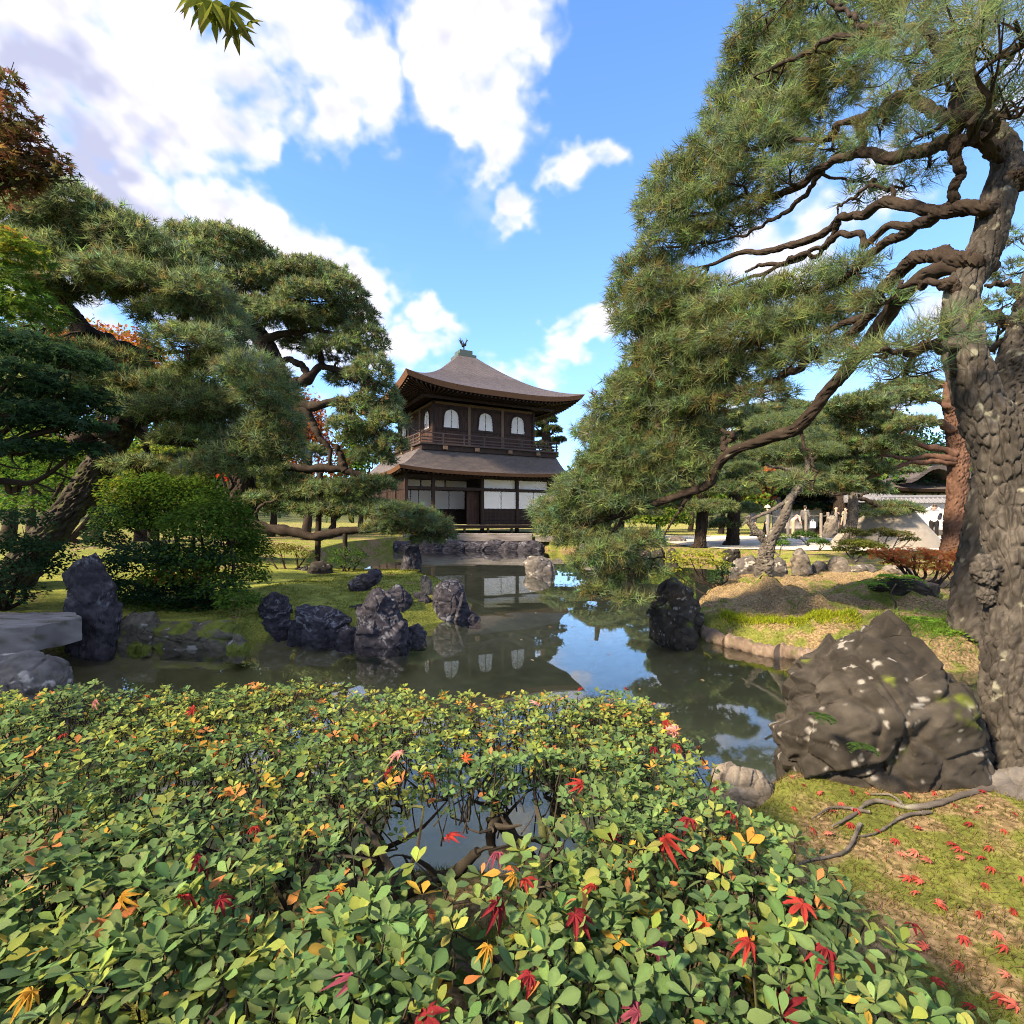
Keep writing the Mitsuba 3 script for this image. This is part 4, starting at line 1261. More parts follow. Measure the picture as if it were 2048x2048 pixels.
def big_pine():
    key = thing('pine_tree', 'huge old pine leaning over the pond from the right edge, with plated grey bark', 'pine tree')
    trunk = [(1018, 800, 2.55, 62), (1012, 760, 2.58, 54), (1006, 700, 2.62, 46), (1004, 640, 2.68, 42), (1003, 580, 2.72, 38), (1002, 530, 2.76, 35), (1001, 490, 2.8, 33), (992, 440, 2.82, 33),
             (980, 405, 2.86, 29), (966, 360, 2.9, 26), (962, 310, 2.95, 22), (970, 275, 2.98, 23), (988, 240, 3.0, 20), (1000, 200, 3.05, 20), (1006, 160, 3.1, 18), (990, 135, 3.15, 17), (968, 100, 3.2, 14), (965, 60, 3.25, 11), (985, 10, 3.3, 8), (1000, -60, 3.4, 5)]
    trunk = [(u + float(np.interp(v, [400, 480, 620], [0, 8, 24])), v, d, r * (.70 if v < 300 else .68 if v < 480 else .72 if v < 620 else .82)) for u, v, d, r in trunk]
    D = lambda pts, r0, r1, ref=None: [(u, v, bd(u) + (.07 if i == 0 and u > 960 else 0), (r0 + (r1 - r0) * i / (len(pts) - 1)) * (.6 if i == 0 and u > 960 else .70 if u > 800 else .85)) for i, (u, v) in enumerate(pts)]
    limbs = [
        D([(990, 268), (968, 260), (940, 256), (915, 262), (890, 285), (866, 315), (845, 340)], 15, 7),
        D([(985, 275), (958, 270), (920, 280), (895, 305), (872, 340), (856, 363), (832, 385), (815, 405), (798, 425), (770, 440), (735, 455), (715, 476), (700, 487), (675, 497), (650, 505), (619, 514), (592, 522), (560, 532)], 13, 2.2),
        D([(730, 457), (724, 442), (733, 436), (722, 430)], 4.5, 2.5),
        D([(695, 489), (684, 504), (672, 520), (664, 540)], 2.4, 1),
        D([(640, 508), (615, 528), (592, 548), (575, 570)], 2.6, 1),
        D([(798, 425), (808, 448), (815, 470), (812, 492)], 2.6, 1),
        D([(845, 340), (815, 355), (790, 372), (760, 385), (720, 402), (690, 418)], 7, 2),
        D([(866, 315), (830, 330), (796, 335), (768, 350), (740, 360), (705, 375)], 6, 1.6),
        D([(1000, 212), (980, 208), (955, 204), (925, 208), (893, 201), (864, 213), (845, 222), (827, 226), (798, 238), (771, 248), (741, 253), (709, 265)], 11, 2),
        D([(975, 208), (945, 215), (915, 226), (895, 240), (880, 248), (860, 262), (835, 285), (810, 300)], 10, 4),
        D([(915, 226), (888, 231), (866, 243), (854, 235), (832, 242), (810, 253), (790, 260), (760, 275), (730, 285)], 6, 1.8),
        D([(840, 222), (826, 240), (812, 258), (790, 262), (765, 262), (745, 272)], 5, 1.6),
        D([(1004, 156), (988, 148), (955, 142), (928, 150), (898, 159), (866, 152), (844, 162), (822, 172), (795, 189), (766, 194), (736, 199), (715, 212)], 12, 2),
        D([(822, 172), (812, 188), (796, 204), (770, 222), (745, 232), (715, 243)], 4, 1.2),
        D([(862, 152), (862, 135), (866, 120), (884, 107), (905, 100), (922, 84), (940, 70), (962, 60)], 6, 9),
        D([(992, 132), (975, 118), (955, 112), (933, 110), (906, 103), (886, 105), (864, 120), (839, 128), (825, 137), (783, 142), (745, 150)], 11, 2),
        D([(839, 128), (820, 142), (800, 155), (770, 165), (735, 168)], 4.5, 1.5),
        D([(962, 85), (957, 118), (957, 157), (955, 186), (948, 206)], 9, 7),
        D([(964, 60), (940, 40), (905, 30), (870, 28), (835, 38), (800, 55), (770, 70)], 8, 2),
        D([(870, 28), (850, 14), (830, 0), (805, -20)], 4, 1.5),
        [(1000, 190, 3.05, 8), (1030, 170, 2.95, 7), (1060, 150, 2.9, 5)],
        [(958, 290, 2.95, 6), (935, 284, 3.0, 4), (915, 288, 3.1, 3), (900, 282, 3.2, 2)],
        D([(893, 201), (888, 186), (872, 182), (858, 195), (842, 204), (838, 215)], 3.5, 1.2),
        [(958, 350, 2.9, 5), (930, 345, 2.7, 4), (905, 352, 2.6, 3), (880, 350, 2.6, 2)],
    ]
    pads = []
    rows = [  # u, v, ru, rv
        (770, 25, 40, 26), (815, 15, 42, 24), (860, 20, 42, 24), (905, 15, 44, 24), (800, 55, 40, 22), (845, 60, 42, 22), (752, 50, 28, 24), (745, 85, 34, 24), (785, 90, 42, 22), (830, 92, 36, 18),
        (735, 115, 36, 22), (770, 122, 44, 20), (715, 148, 34, 22), (755, 152, 44, 20), (800, 118, 36, 16), (700, 178, 38, 22), (740, 182, 38, 16), (672, 185, 34, 24), (660, 212, 28, 24), (695, 210, 40, 20), (668, 240, 34, 22), (705, 238, 30, 14),
        (790, 170, 30, 12), (830, 148, 26, 10), (735, 220, 26, 10), (880, 128, 30, 10), (915, 135, 26, 10), (760, 205, 20, 8),
        (644, 272, 34, 22), (632, 298, 28, 20), (665, 290, 42, 20), (700, 300, 40, 18), (634, 322, 24, 18), (655, 320, 44, 22), (690, 325, 44, 22), (730, 310, 44, 18), (770, 300, 46, 18), (810, 285, 40, 16), (850, 270, 34, 14),
        (652, 350, 28, 20), (675, 352, 48, 24), (715, 345, 50, 22), (755, 335, 50, 20), (800, 325, 48, 18), (840, 310, 40, 16), (880, 300, 30, 12), (654, 376, 32, 20), (634, 386, 32, 20), (660, 382, 44, 22), (700, 378, 50, 22), (740, 370, 44, 16),
        (616, 404, 28, 20), (640, 410, 36, 22), (665, 408, 44, 20), (700, 405, 36, 14), (600, 430, 28, 18), (622, 436, 38, 20), (650, 432, 44, 20), (690, 428, 36, 16), (608, 458, 32, 20), (636, 458, 44, 20), (672, 452, 36, 16), (592, 470, 22, 16),
        (572, 492, 22, 16), (600, 488, 44, 20), (640, 482, 40, 18), (549, 512, 20, 15), (580, 512, 40, 18), (618, 503, 36, 14), (556, 530, 20, 12), (585, 536, 36, 16), (610, 552, 32, 14), (640, 540, 26, 12), (590, 562, 24, 12), (622, 575, 26, 12), (650, 568, 18, 10),
        (600, 590, 22, 10), (632, 598, 20, 8), (690, 470, 30, 12), (800, 480, 18, 8), (820, 345, 34, 12), (790, 360, 30, 12), (765, 395, 30, 10)]
    for (u, v, ru, rv) in rows:
        pads.append((u, v, bd(u) + (.5 if v < 120 else 0) + RNG.normal() * .12, ru * 1.05, rv * 1.05, 1.05))
    near = [(905, 50, 3.2, 60, 34), (955, 20, 2.6, 70, 30), (1000, 45, 2.3, 60, 34), (950, 75, 2.9, 44, 22), (1030, 90, 2.5, 50, 24), (1000, 110, 2.9, 40, 16), (900, 95, 3.6, 36, 14), (1015, 10, 2.2, 60, 30),
            (885, 352, 2.75, 46, 18), (925, 338, 2.6, 42, 16), (955, 325, 2.6, 32, 18), (850, 360, 3.0, 38, 14), (905, 372, 2.8, 40, 12), (860, 195, 4.1, 24, 9), (905, 185, 3.6, 22, 8), (870, 175, 4.2, 24, 8), (930, 165, 3.5, 22, 8)]
    for (u, v, d, ru, rv) in near:
        pads.append((u, v, d, ru, rv, 1.0, .62))

    def tmesh(tp, tr):
        s = np.linspace(0, 1, 520)
        q = np.column_stack([np.interp(s, np.linspace(0, 1, len(tp)), np.column_stack([tp, tr])[:, j]) for j in range(4)])
        q[:, 3] *= 1 + .07 * (meshkit.fbm(np.column_stack([s * 14, s * 0, s * 0]), 3, 8) - .5) * 2
        return bark_trunk(q[:, :3], q[:, 3], 200, plates=.046, depth=.15, stretch=2.6, seed=4)
    pine(key, trunk, limbs, pads, 'bark_pine', 'bark_dark', 11, PINE, k=15, L=.125, dens=165, twig_r=.013, ntw=7, trunk_mesh=tmesh, brown=.09, inner=.35, up=-.6)
    # burls on the trunk
    for (u, v, d, r) in ((986, 572, 2.74, 14), (986, 596, 2.74, 9)):
        c = P(u, v, d)
        dv, f = ico(4)
        cells = cKDTree(nz(np.random.default_rng(int(u)).normal(size=(70, 3))))
        e_ = cells.query(dv, k=2)[0]
        rr = r * d / F * (.86 + .8 * (meshkit.fbm(dv * 2.2 + u, 3, 3) - .5) + .16 * np.clip((e_[:, 1] - e_[:, 0]) / .08, 0, 1))
        part(key, 'burl', (c + dv * rr[:, None] * [1, .7, 1.15], f), 'bark_pine', smooth=50)
    # surface roots
    for i, pts in enumerate([[(1000, 790), (965, 800), (920, 812), (880, 806), (850, 818), (832, 832)], [(930, 815), (900, 822), (872, 838), (850, 842)], [(905, 812), (885, 796), (868, 800)], [(860, 828), (838, 850), (815, 868), (790, 878)], [(870, 815), (838, 812), (812, 824)]]):
        w = np.array([g_hit(u, v) for u, v in pts])
        w[:, 2] += .012
        r = np.linspace(.016, .004, len(pts)) * (1 if i == 0 else .5)
        w[1:-1, :2] += RNG.normal(size=(len(pts) - 2, 2)) * .018
        s = spline(np.column_stack([w, r]), 40)
        part(key, 'root', tube(s[:, :3], s[:, 3], 10, rough=.8, seed=i), 'bark_grey', smooth=50)


def g_hit(u, v, zoff=0.):
    """where the line of sight through (u, v) meets the ground"""
    d = np.concatenate([np.linspace(.3, 8, 260), np.linspace(8.05, 40, 220)])
    x, z = (u - 512) / F * d, EYE - (v - VH) / F * d
    g = ground(x, d)
    i = int(np.argmax(z <= np.maximum(g, 0)))
    return np.array([x[i], d[i], max(g[i], 0) + zoff])





big_pine()

# ------------------------------------------------------------------ left pines
def left_pines():
    key = thing('pine_tree', 'leaning pine with a dark mossy trunk at the left, its crown spreading over the pond', 'pine tree')
    trunk = [(u, v, d, r * .74) for u, v, d, r in [(-25, 640, 7.6, 26), (8, 592, 7.7, 22), (32, 555, 7.8, 20), (58, 524, 7.9, 18), (85, 488, 8.0, 17), (104, 455, 8.0, 16), (122, 428, 8.0, 15), (120, 395, 8.05, 13), (98, 355, 8.1, 12), (78, 325, 8.15, 12), (58, 300, 8.2, 11), (40, 270, 8.3, 9), (50, 235, 8.4, 6)]]
    d8 = lambda pts, r0, r1, d=7.9: [(u, v, d + (.3 if i % 2 else 0), r0 + (r1 - r0) * i / (len(pts) - 1)) for i, (u, v) in enumerate(pts)]
    limbs = [d8([(116, 420), (141, 433), (166, 443), (200, 446), (235, 450), (265, 452)], 6, 1.5, 7.6), d8([(124, 424), (155, 418), (190, 416), (225, 418)], 6, 1.5), d8([(80, 328), (100, 338), (120, 345), (150, 352), (190, 352)], 8, 1.5),
             d8([(110, 430), (92, 436), (80, 440), (74, 438)], 9, 8, 7.7), d8([(60, 300), (95, 285), (130, 290), (165, 300), (200, 315)], 7, 1.5), d8([(90, 345), (130, 375), (170, 385), (215, 392), (250, 402)], 7, 1.5),
             d8([(46, 255), (75, 235), (110, 232), (140, 245)], 5, 1.5), d8([(40, 270), (20, 240), (0, 225)], 5, 2), d8([(150, 352), (165, 362), (170, 375), (158, 380)], 3, 1.5), d8([(141, 433), (150, 455), (142, 475), (150, 492)], 3, 1), d8([(200, 446), (218, 462), (232, 480), (228, 496)], 2.5, 1)]
    pads = []
    for (u, v, ru, rv) in [(15, 205, 40, 22), (55, 198, 34, 18), (80, 212, 36, 18), (35, 225, 44, 20), (75, 232, 46, 20), (112, 228, 36, 18), (130, 244, 40, 20), (95, 255, 48, 20), (55, 258, 44, 20), (20, 255, 40, 22), (150, 262, 42, 20), (175, 272, 38, 20), (120, 280, 48, 20), (160, 292, 46, 20), (196, 296, 36, 20),
                           (210, 316, 36, 18), (180, 318, 46, 18), (220, 338, 32, 18), (70, 285, 44, 16), (30, 290, 40, 20), (20, 320, 34, 18), (190, 345, 44, 18), (225, 362, 36, 16), (250, 372, 36, 18), (210, 380, 46, 18), (268, 396, 34, 20), (240, 405, 44, 18), (275, 424, 30, 18), (60, 368, 46, 18), (100, 362, 46, 18),
                           (30, 350, 40, 16), (20, 385, 44, 20), (75, 390, 46, 18), (120, 385, 46, 18), (155, 392, 46, 18), (190, 408, 46, 18), (155, 412, 40, 14), (225, 428, 46, 18), (265, 445, 40, 20), (195, 440, 40, 14), (240, 458, 40, 14), (285, 455, 26, 14), (215, 470, 36, 12), (180, 465, 34, 10), (140, 465, 30, 8), (10, 410, 40, 18)]:
        pads.append((u, v, 7.8 + RNG.normal() * .45 - .0008 * (v - 300), ru * 1.05, rv * 1.1, 1.0))
    pine(key, trunk, limbs, pads, 'bark_moss', 'bark_dark', 21, PINE, k=14, L=.14, dens=125, twig_r=.016, ntw=4, wf=.0015, brown=.05, inner=.5)

    key = thing('pine_tree', 'tall twisted pine with a propped branch standing left of the pavilion', 'pine tree')
    trunk = [(243, 548, 13.5, 14), (244, 520, 13.5, 12), (244, 490, 13.4, 11.5), (246, 462, 13.3, 11), (262, 430, 13.2, 10), (284, 398, 13.1, 9.5), (276, 365, 13.1, 9), (258, 335, 13.2, 8.5), (238, 315, 13.3, 7), (228, 285, 13.4, 4.5)]
    dd = lambda pts, r0, r1, d=13.0: [(u, v, d, r0 + (r1 - r0) * i / (len(pts) - 1)) for i, (u, v) in enumerate(pts)]
    limbs = [dd([(282, 395), (296, 382), (310, 378), (322, 366), (340, 372), (356, 382)], 8, 2), dd([(288, 392), (302, 405), (322, 405), (340, 402), (355, 415), (366, 428)], 7, 1.8), dd([(300, 404), (312, 420), (318, 436), (330, 450), (330, 468)], 5, 2), dd([(244, 470), (270, 462), (299, 469), (325, 468), (350, 472), (372, 478)], 7, 2.5),
             dd([(345, 470), (340, 455), (335, 445)], 5, 3), dd([(352, 472), (362, 490), (372, 512)], 3.5, 1.2), dd([(246, 524), (262, 528), (290, 531), (320, 537), (342, 532), (366, 530), (390, 528), (420, 532), (440, 536)], 7, 2, 12.4),
             dd([(240, 316), (262, 306), (285, 300), (310, 302)], 5, 1.5), dd([(262, 340), (290, 332), (318, 330), (345, 335)], 5, 1.5), dd([(322, 366), (318, 350), (306, 344), (300, 330)], 4, 1.2), dd([(310, 378), (300, 365), (290, 360), (280, 362)], 4, 3), dd([(340, 402), (352, 398), (362, 405), (372, 420)], 3, 1), dd([(262, 527), (255, 515), (262, 505), (275, 500)], 2.5, 1, 12.6)]
    pads = []
    for (u, v, ru, rv) in [(200, 246, 34, 16), (230, 248, 32, 16), (180, 262, 28, 16), (215, 268, 40, 16), (252, 262, 28, 15), (275, 282, 28, 15), (245, 290, 38, 15), (200, 290, 36, 14), (302, 272, 24, 13), (322, 280, 26, 16), (340, 292, 24, 16), (308, 300, 32, 14), (350, 318, 26, 17), (325, 325, 34, 14), (285, 318, 32, 12), (362, 342, 24, 17), (338, 352, 30, 12),
                           (372, 372, 22, 16), (350, 380, 22, 10), (380, 398, 20, 16), (358, 408, 22, 12), (388, 422, 20, 15), (365, 438, 24, 14), (392, 446, 16, 12), (372, 458, 22, 11), (258, 312, 30, 11), (345, 425, 16, 9), (300, 345, 18, 8), (270, 470, 22, 9), (290, 482, 26, 10), (318, 492, 30, 11), (350, 490, 26, 10), (375, 485, 20, 10), (300, 508, 30, 9), (335, 510, 30, 10), (370, 508, 26, 10), (265, 500, 22, 8), (282, 446, 22, 7), (310, 452, 18, 6)]:
        pads.append((u, v, 13.1 + RNG.normal() * .5, ru * 1.12, rv * 1.15, 1.0))
    for (u, v, ru, rv) in [(395, 512, 26, 12), (415, 518, 26, 13), (436, 526, 20, 12), (405, 530, 26, 10), (428, 540, 18, 9), (385, 528, 22, 9), (448, 536, 10, 8)]:
        pads.append((u, v, 12.3 + RNG.normal() * .25, ru, rv, 1.0))
    pine(key, trunk, limbs, pads, 'bark_dark', 'bark_dark', 31, PINE, k=12, L=.155, dens=100, twig_r=.02, ntw=3, wf=.0015, brown=.07, inner=.5)
    k = num('prop_pole')
    labels[k] = {'label': 'tall dark wooden pole propping up the branch of the twisted pine', 'category': 'prop pole'}
    a, b = P(317, 562, 12.9), P(320, 473, 12.9)
    put(k, tube(np.linspace(a - [0, 0, .3], b, 12), .075, 8, rough=.1), 'bark_dark', smooth=50)
    k = num('prop_pole')
    labels[k] = {'label': 'short dark wooden prop under the lowest pine branch', 'category': 'prop pole'}
    a, b = P(345, 556, 12.4), P(345, 533, 12.4)
    put(k, tube(np.linspace(a, b, 6), .06, 8, rough=.1), 'bark_dark', smooth=50)


left_pines()


# ------------------------------------------------------------------ broad leaves
def tmpl(pts, faces):
    return np.array(pts, float), np.array(faces)


DIAMOND = tmpl([(0, 0, 0), (.5, -.30, .05), (1, 0, -.04), (.5, .30, .05)], [(0, 1, 2), (0, 2, 3)])
FOLD = tmpl([(0, 0, 0), (.62, -.29, .04), (.60, 0, -.01), (.62, .29, .04), (1, 0, -.05)], [(0, 1, 2), (0, 2, 3), (1, 4, 2), (2, 4, 3)])
LEAF = tmpl([(0, 0, 0), (.20, -.075, .02), (.20, 0, 0), (.20, .075, .02), (.42, -.19, .035), (.42, 0, -.005), (.42, .19, .035), (.62, -.255, .035), (.62, 0, -.015), (.62, .255, .035),
             (.80, -.225, .012), (.80, 0, -.03), (.80, .225, .012), (.93, -.12, -.025), (.93, .12, -.025), (1, 0, -.06)],
            [(0, 1, 2), (0, 2, 3), (1, 4, 5), (1, 5, 2), (2, 5, 6), (2, 6, 3), (4, 7, 8), (4, 8, 5), (5, 8, 9), (5, 9, 6), (7, 10, 11), (7, 11, 8), (8, 11, 12), (8, 12, 9), (10, 13, 11), (11, 14, 12), (13, 15, 11), (11, 15, 14)])
OBOVATE = tmpl([(0, 0, 0), (.34, -.155, .035), (.34, 0, 0), (.34, .155, .035), (.60, -.265, .035), (.62, 0, -.02), (.60, .265, .035), (.86, -.155, -.015), (.86, .155, -.015), (1, 0, -.06)],
               [(0, 1, 2), (0, 2, 3), (1, 4, 5), (1, 5, 2), (2, 5, 6), (2, 6, 3), (4, 7, 5), (5, 8, 6), (5, 7, 9), (5, 9, 8)])


def maple_template(curl=.25):
    ang = np.radians([-128, -82, -41, 0, 41, 82, 128])
    ln = np.array([.38, .70, .92, 1.0, .92, .70, .38])
    pts, f = [(0, 0, 0)], []
    notch = []
    for i in range(8):
        a = (ang[i - 1] + ang[i]) / 2 if 0 < i < 7 else (ang[0] - .5 if i == 0 else ang[6] + .5)
        r = .31 if 0 < i < 7 else .12
        notch.append(len(pts))
        pts.append((r * math.cos(a), r * math.sin(a), .03))
    for i in range(7):
        a, l = ang[i], ln[i]
        mids = []
        for s in (-1, 1):
            mids.append(len(pts))
            pts.append((.60 * l * math.cos(a) - s * .13 * l * math.sin(a), .60 * l * math.sin(a) + s * .13 * l * math.cos(a), .03 - curl * .36 * l * l + .02))
        rib = len(pts)
        pts.append((.55 * l * math.cos(a), .55 * l * math.sin(a), -.015 - curl * .30 * l * l))
        tip = len(pts)
        pts.append((l * math.cos(a), l * math.sin(a), -curl * l * l))
        n0, n1 = notch[i], notch[i + 1]
        # left half (towards n0) and right half
        f += [(0, n0, rib), (n0, mids[0], rib), (mids[0], tip, rib), (0, rib, n1), (n1, rib, mids[1]), (mids[1], rib, tip)]
    # stalk
    b = len(pts)
    pts += [(0, -.012, 0), (0, .012, 0), (-.45, 0, -.05)]
    f.append((b, b + 1, b + 2))
    return tmpl(pts, f)


MAPLE = maple_template()
STAR = tmpl([(0, 0, 0)] + [(r * math.cos(a), r * math.sin(a), -.12 * r * r) for a, r in zip(np.radians(np.linspace(-130, 130, 11)), [.55, .25, .8, .28, .95, .3, .95, .28, .8, .25, .55])], [(0, i, i + 1) for i in range(1, 11)])


def leaves(t, pos, dirs, nrm, size, col, rng):
    """copies of the leaf template t: x axis along dirs, z axis near nrm"""
    tv, tf = t
    d = nz(dirs)
    y = nz(np.cross(nrm, d))
    n = np.cross(d, y)
    s = np.broadcast_to(np.asarray(size, float), (len(pos),))[:, None, None]
    v = pos[:, None] + s * (tv[None, :, 0:1] * d[:, None] + tv[None, :, 1:2] * y[:, None] + tv[None, :, 2:3] * n[:, None])
    m = len(tv)
    f = tf[None] + (np.arange(len(pos)) * m)[:, None, None]
    return v.reshape(-1, 3), f.reshape(-1, 3), np.repeat(col, m, axis=0)


def leafy(fo, pads, rng, t, size, cols, dens, flat=.75, amp=.16, up=-.5, lump=.45, inner=.35, droop=-.25):
    for pd in pads:
        u, v, d, ru, rv = pd[:5]
        c = P(u, v, d)
        r = np.array([ru * d / F, ru * d / F * .85, rv * d / F])
        area = 4 * np.pi * ((r[0] * r[1]) ** 1.6 + (r[0] * r[2]) ** 1.6 + (r[1] * r[2]) ** 1.6) ** (1 / 1.6) / 3 ** (1 / 1.6)
        pos, dr_ = pad_points(c, r, int(area * dens), rng, up=up, lump=lump, inner=inner)
        n = len(pos)
        nrm = nz(np.array([0, 0, flat]) + (1 - flat) * dr_ + rng.normal(size=(n, 3)) * .35)
        dirs = dr_ * [1, 1, .3] + rng.normal(size=(n, 3)) * .6 + [0, 0, droop]
        dirs = dirs - nrm * (dirs * nrm).sum(1, keepdims=True)
        cc = jitter_col(pd[5] if len(pd) > 5 else cols, n, amp, rng)
        fo.add(*leaves(t, pos, dirs, nrm, size * rng.uniform(.7, 1.2, n), cc, rng))


def branchy(key, base, hubs, r0, mat, rng, name='stem', n_sub=3, sides=7):
    """stems from base to hubs as parts, with fine twigs joined"""
    tw = []
    for h in hubs:
        m_ = (base + h) / 2 + rng.normal(size=3) * .10 * np.linalg.norm(h - base)
        q1 = base + (m_ - base) * .5 + rng.normal(size=3) * .07 * np.linalg.norm(h - base)
        s = spline([base, q1, m_, h], 16)
        part(key, name, tube(s, np.linspace(r0, r0 * .35, 16), sides, rough=.3), mat, smooth=50)
        for k in range(n_sub):
            a = s[rng.integers(7, 16)]
            e = h + rng.normal(size=3) * .12 * np.linalg.norm(h - base)
            tw.append(tube(spline([a, (a + e) / 2 + rng.normal(size=3) * .05 * np.linalg.norm(h - base), e], 6), np.linspace(r0 * .3, r0 * .1, 6), 4))
    if tw:
        part(key, 'twigs', join(tw), mat, stuff=True)


def shrub(name, label, cat, pads, t, size, cols, dens, base, r0, mat, seed, leaf_mat='broad_leaf', group=None, **kw):
    rng = np.random.default_rng(seed)
    key = thing(name, label, cat, group)
    fo = Foliage()
    leafy(fo, pads, rng, t, size, cols, dens, **kw)
    fo.put(key + '__foliage', leaf_mat, stuff=True)
    hubs = [P(p[0], p[1], p[2]) - [0, 0, .3 * p[4] * p[2] / F] for p in pads]
    branchy(key, np.asarray(base, float), hubs[:9], r0, mat, rng)
    return key


GREEN = [(.065, .140, .022), (.085, .17, .028), (.05, .115, .028), (.12, .19, .03)]
RUST = [(.30, .09, .03), (.36, .14, .05), (.25, .075, .03)]
DGREEN = [(.032, .072, .036), (.042, .09, .038), (.03, .066, .042)]
YGREEN = [(.18, .23, .03), (.23, .25, .035), (.14, .20, .03)]
ORANGE = [(.45, .20, .05), (.40, .13, .05), (.50, .28, .08)]

# green shrub on the left bank
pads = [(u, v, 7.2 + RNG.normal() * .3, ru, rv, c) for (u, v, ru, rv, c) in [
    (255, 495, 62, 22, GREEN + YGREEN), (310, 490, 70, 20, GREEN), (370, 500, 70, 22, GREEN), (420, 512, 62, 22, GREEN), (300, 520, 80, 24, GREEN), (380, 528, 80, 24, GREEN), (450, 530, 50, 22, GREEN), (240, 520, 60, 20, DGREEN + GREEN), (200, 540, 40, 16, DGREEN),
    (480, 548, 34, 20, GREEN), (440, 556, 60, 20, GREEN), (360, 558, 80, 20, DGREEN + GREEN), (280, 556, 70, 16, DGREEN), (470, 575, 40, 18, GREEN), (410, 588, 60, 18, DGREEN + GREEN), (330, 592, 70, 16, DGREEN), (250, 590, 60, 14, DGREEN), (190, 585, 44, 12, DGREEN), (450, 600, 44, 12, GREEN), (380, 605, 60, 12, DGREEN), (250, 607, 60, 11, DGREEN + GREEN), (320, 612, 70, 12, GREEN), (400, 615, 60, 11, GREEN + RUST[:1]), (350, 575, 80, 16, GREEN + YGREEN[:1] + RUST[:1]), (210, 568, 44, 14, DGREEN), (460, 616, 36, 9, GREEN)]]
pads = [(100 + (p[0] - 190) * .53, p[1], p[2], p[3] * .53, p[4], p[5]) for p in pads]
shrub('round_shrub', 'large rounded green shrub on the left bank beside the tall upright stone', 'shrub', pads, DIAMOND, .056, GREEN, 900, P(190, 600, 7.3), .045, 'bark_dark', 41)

# dark maple branches at the left edge
pads = [(u, v, d, ru, rv, c) for (u, v, d, ru, rv, c) in [(20, 345, 5.6, 46, 16, DGREEN), (70, 360, 5.8, 40, 12, DGREEN), (10, 375, 5.4, 50, 16, DGREEN), (60, 392, 5.7, 44, 12, DGREEN), (90, 408, 5.9, 30, 9, DGREEN), (15, 410, 5.4, 50, 16, DGREEN), (60, 425, 5.6, 46, 12, DGREEN), (20, 450, 5.5, 50, 14, DGREEN), (75, 450, 5.8, 34, 10, DGREEN),
                                                       (15, 255, 6.0, 36, 16, GREEN + YGREEN), (5, 285, 6.0, 40, 18, GREEN), (25, 310, 6.0, 40, 16, GREEN), (0, 240, 6.2, 30, 14, ORANGE[:1] + YGREEN)]]
shrub('maple_tree', 'dark green maple with layered branches at the left edge of the picture', 'maple tree', pads, STAR, .085, DGREEN, 230, P(-60, 470, 5.6), .05, 'bark_dark', 43)
RB = [(.16, .07, .04), (.10, .09, .035), (.20, .10, .05), (.07, .075, .03), (.22, .15, .05)]
pads = [(5, 85, 5.0, 20, 16), (-10, 110, 5.0, 36, 20), (15, 118, 5.0, 24, 12), (0, 140, 5.0, 44, 16), (30, 148, 5.1, 30, 12), (5, 165, 5.0, 40, 12), (50, 162, 5.1, 22, 9), (66, 172, 5.1, 13, 6), (-20, 180, 5.0, 46, 16), (25, 178, 5.1, 30, 8)]
shrub('maple_tree', 'reddish brown maple crown against the clouds at the upper left corner', 'maple tree', pads, STAR, .075, RB, 210, P(-70, 200, 5.0), .035, 'bark_dark', 44, up=-.8)
shrub('low_shrub', 'dark leafy shrub at the foot of the leaning pine, left edge', 'shrub', [(10, 520, 6.6, 36, 14), (-5, 545, 6.5, 44, 16), (35, 548, 6.6, 34, 10), (15, 570, 6.5, 44, 14), (60, 560, 6.7, 22, 8), (0, 595, 6.5, 36, 14)], DIAMOND, .06, DGREEN, 420, P(5, 610, 6.6), .03, 'bark_dark', 45)
shrub('green_shrub', 'bright green shrubbery behind the leaning pine trunk', 'shrub', [(60, 440, 11, 46, 18, GREEN + YGREEN), (20, 470, 11, 46, 20, GREEN), (70, 480, 11, 40, 16, GREEN), (130, 450, 11.5, 30, 14, YGREEN + GREEN), (40, 505, 11, 50, 14, GREEN), (150, 490, 12, 24, 16, DGREEN), (175, 500, 12, 20, 14, DGREEN)], DIAMOND, .10, GREEN, 130, P(70, 540, 11), .05, 'bark_dark', 46)
shrub('clipped_shrub', 'small flat topped shrub with crooked stems at the far edge of the moss bank', 'shrub', zl([]) or [(u, v, 11.8, ru, rv) for u, v, ru, rv in [(280, 548, 20, 6), (296, 550, 16, 6), (306, 556, 10, 5), (268, 552, 10, 4)]], DIAMOND, .05, [(.10, .12, .025), (.13, .13, .03)], 420, P(292, 574, 11.8), .03, 'bark_dark', 47)
shrub('clipped_shrub', 'small round shrub just left of the tall blue rock', 'shrub', [(u, v, 12.0, ru, rv) for u, v, ru, rv in [(345, 552, 16, 6), (358, 556, 12, 6), (338, 560, 12, 5), (350, 564, 14, 5)]], DIAMOND, .05, GREEN + DGREEN, 420, P(346, 578, 12.0), .03, 'bark_dark', 48)
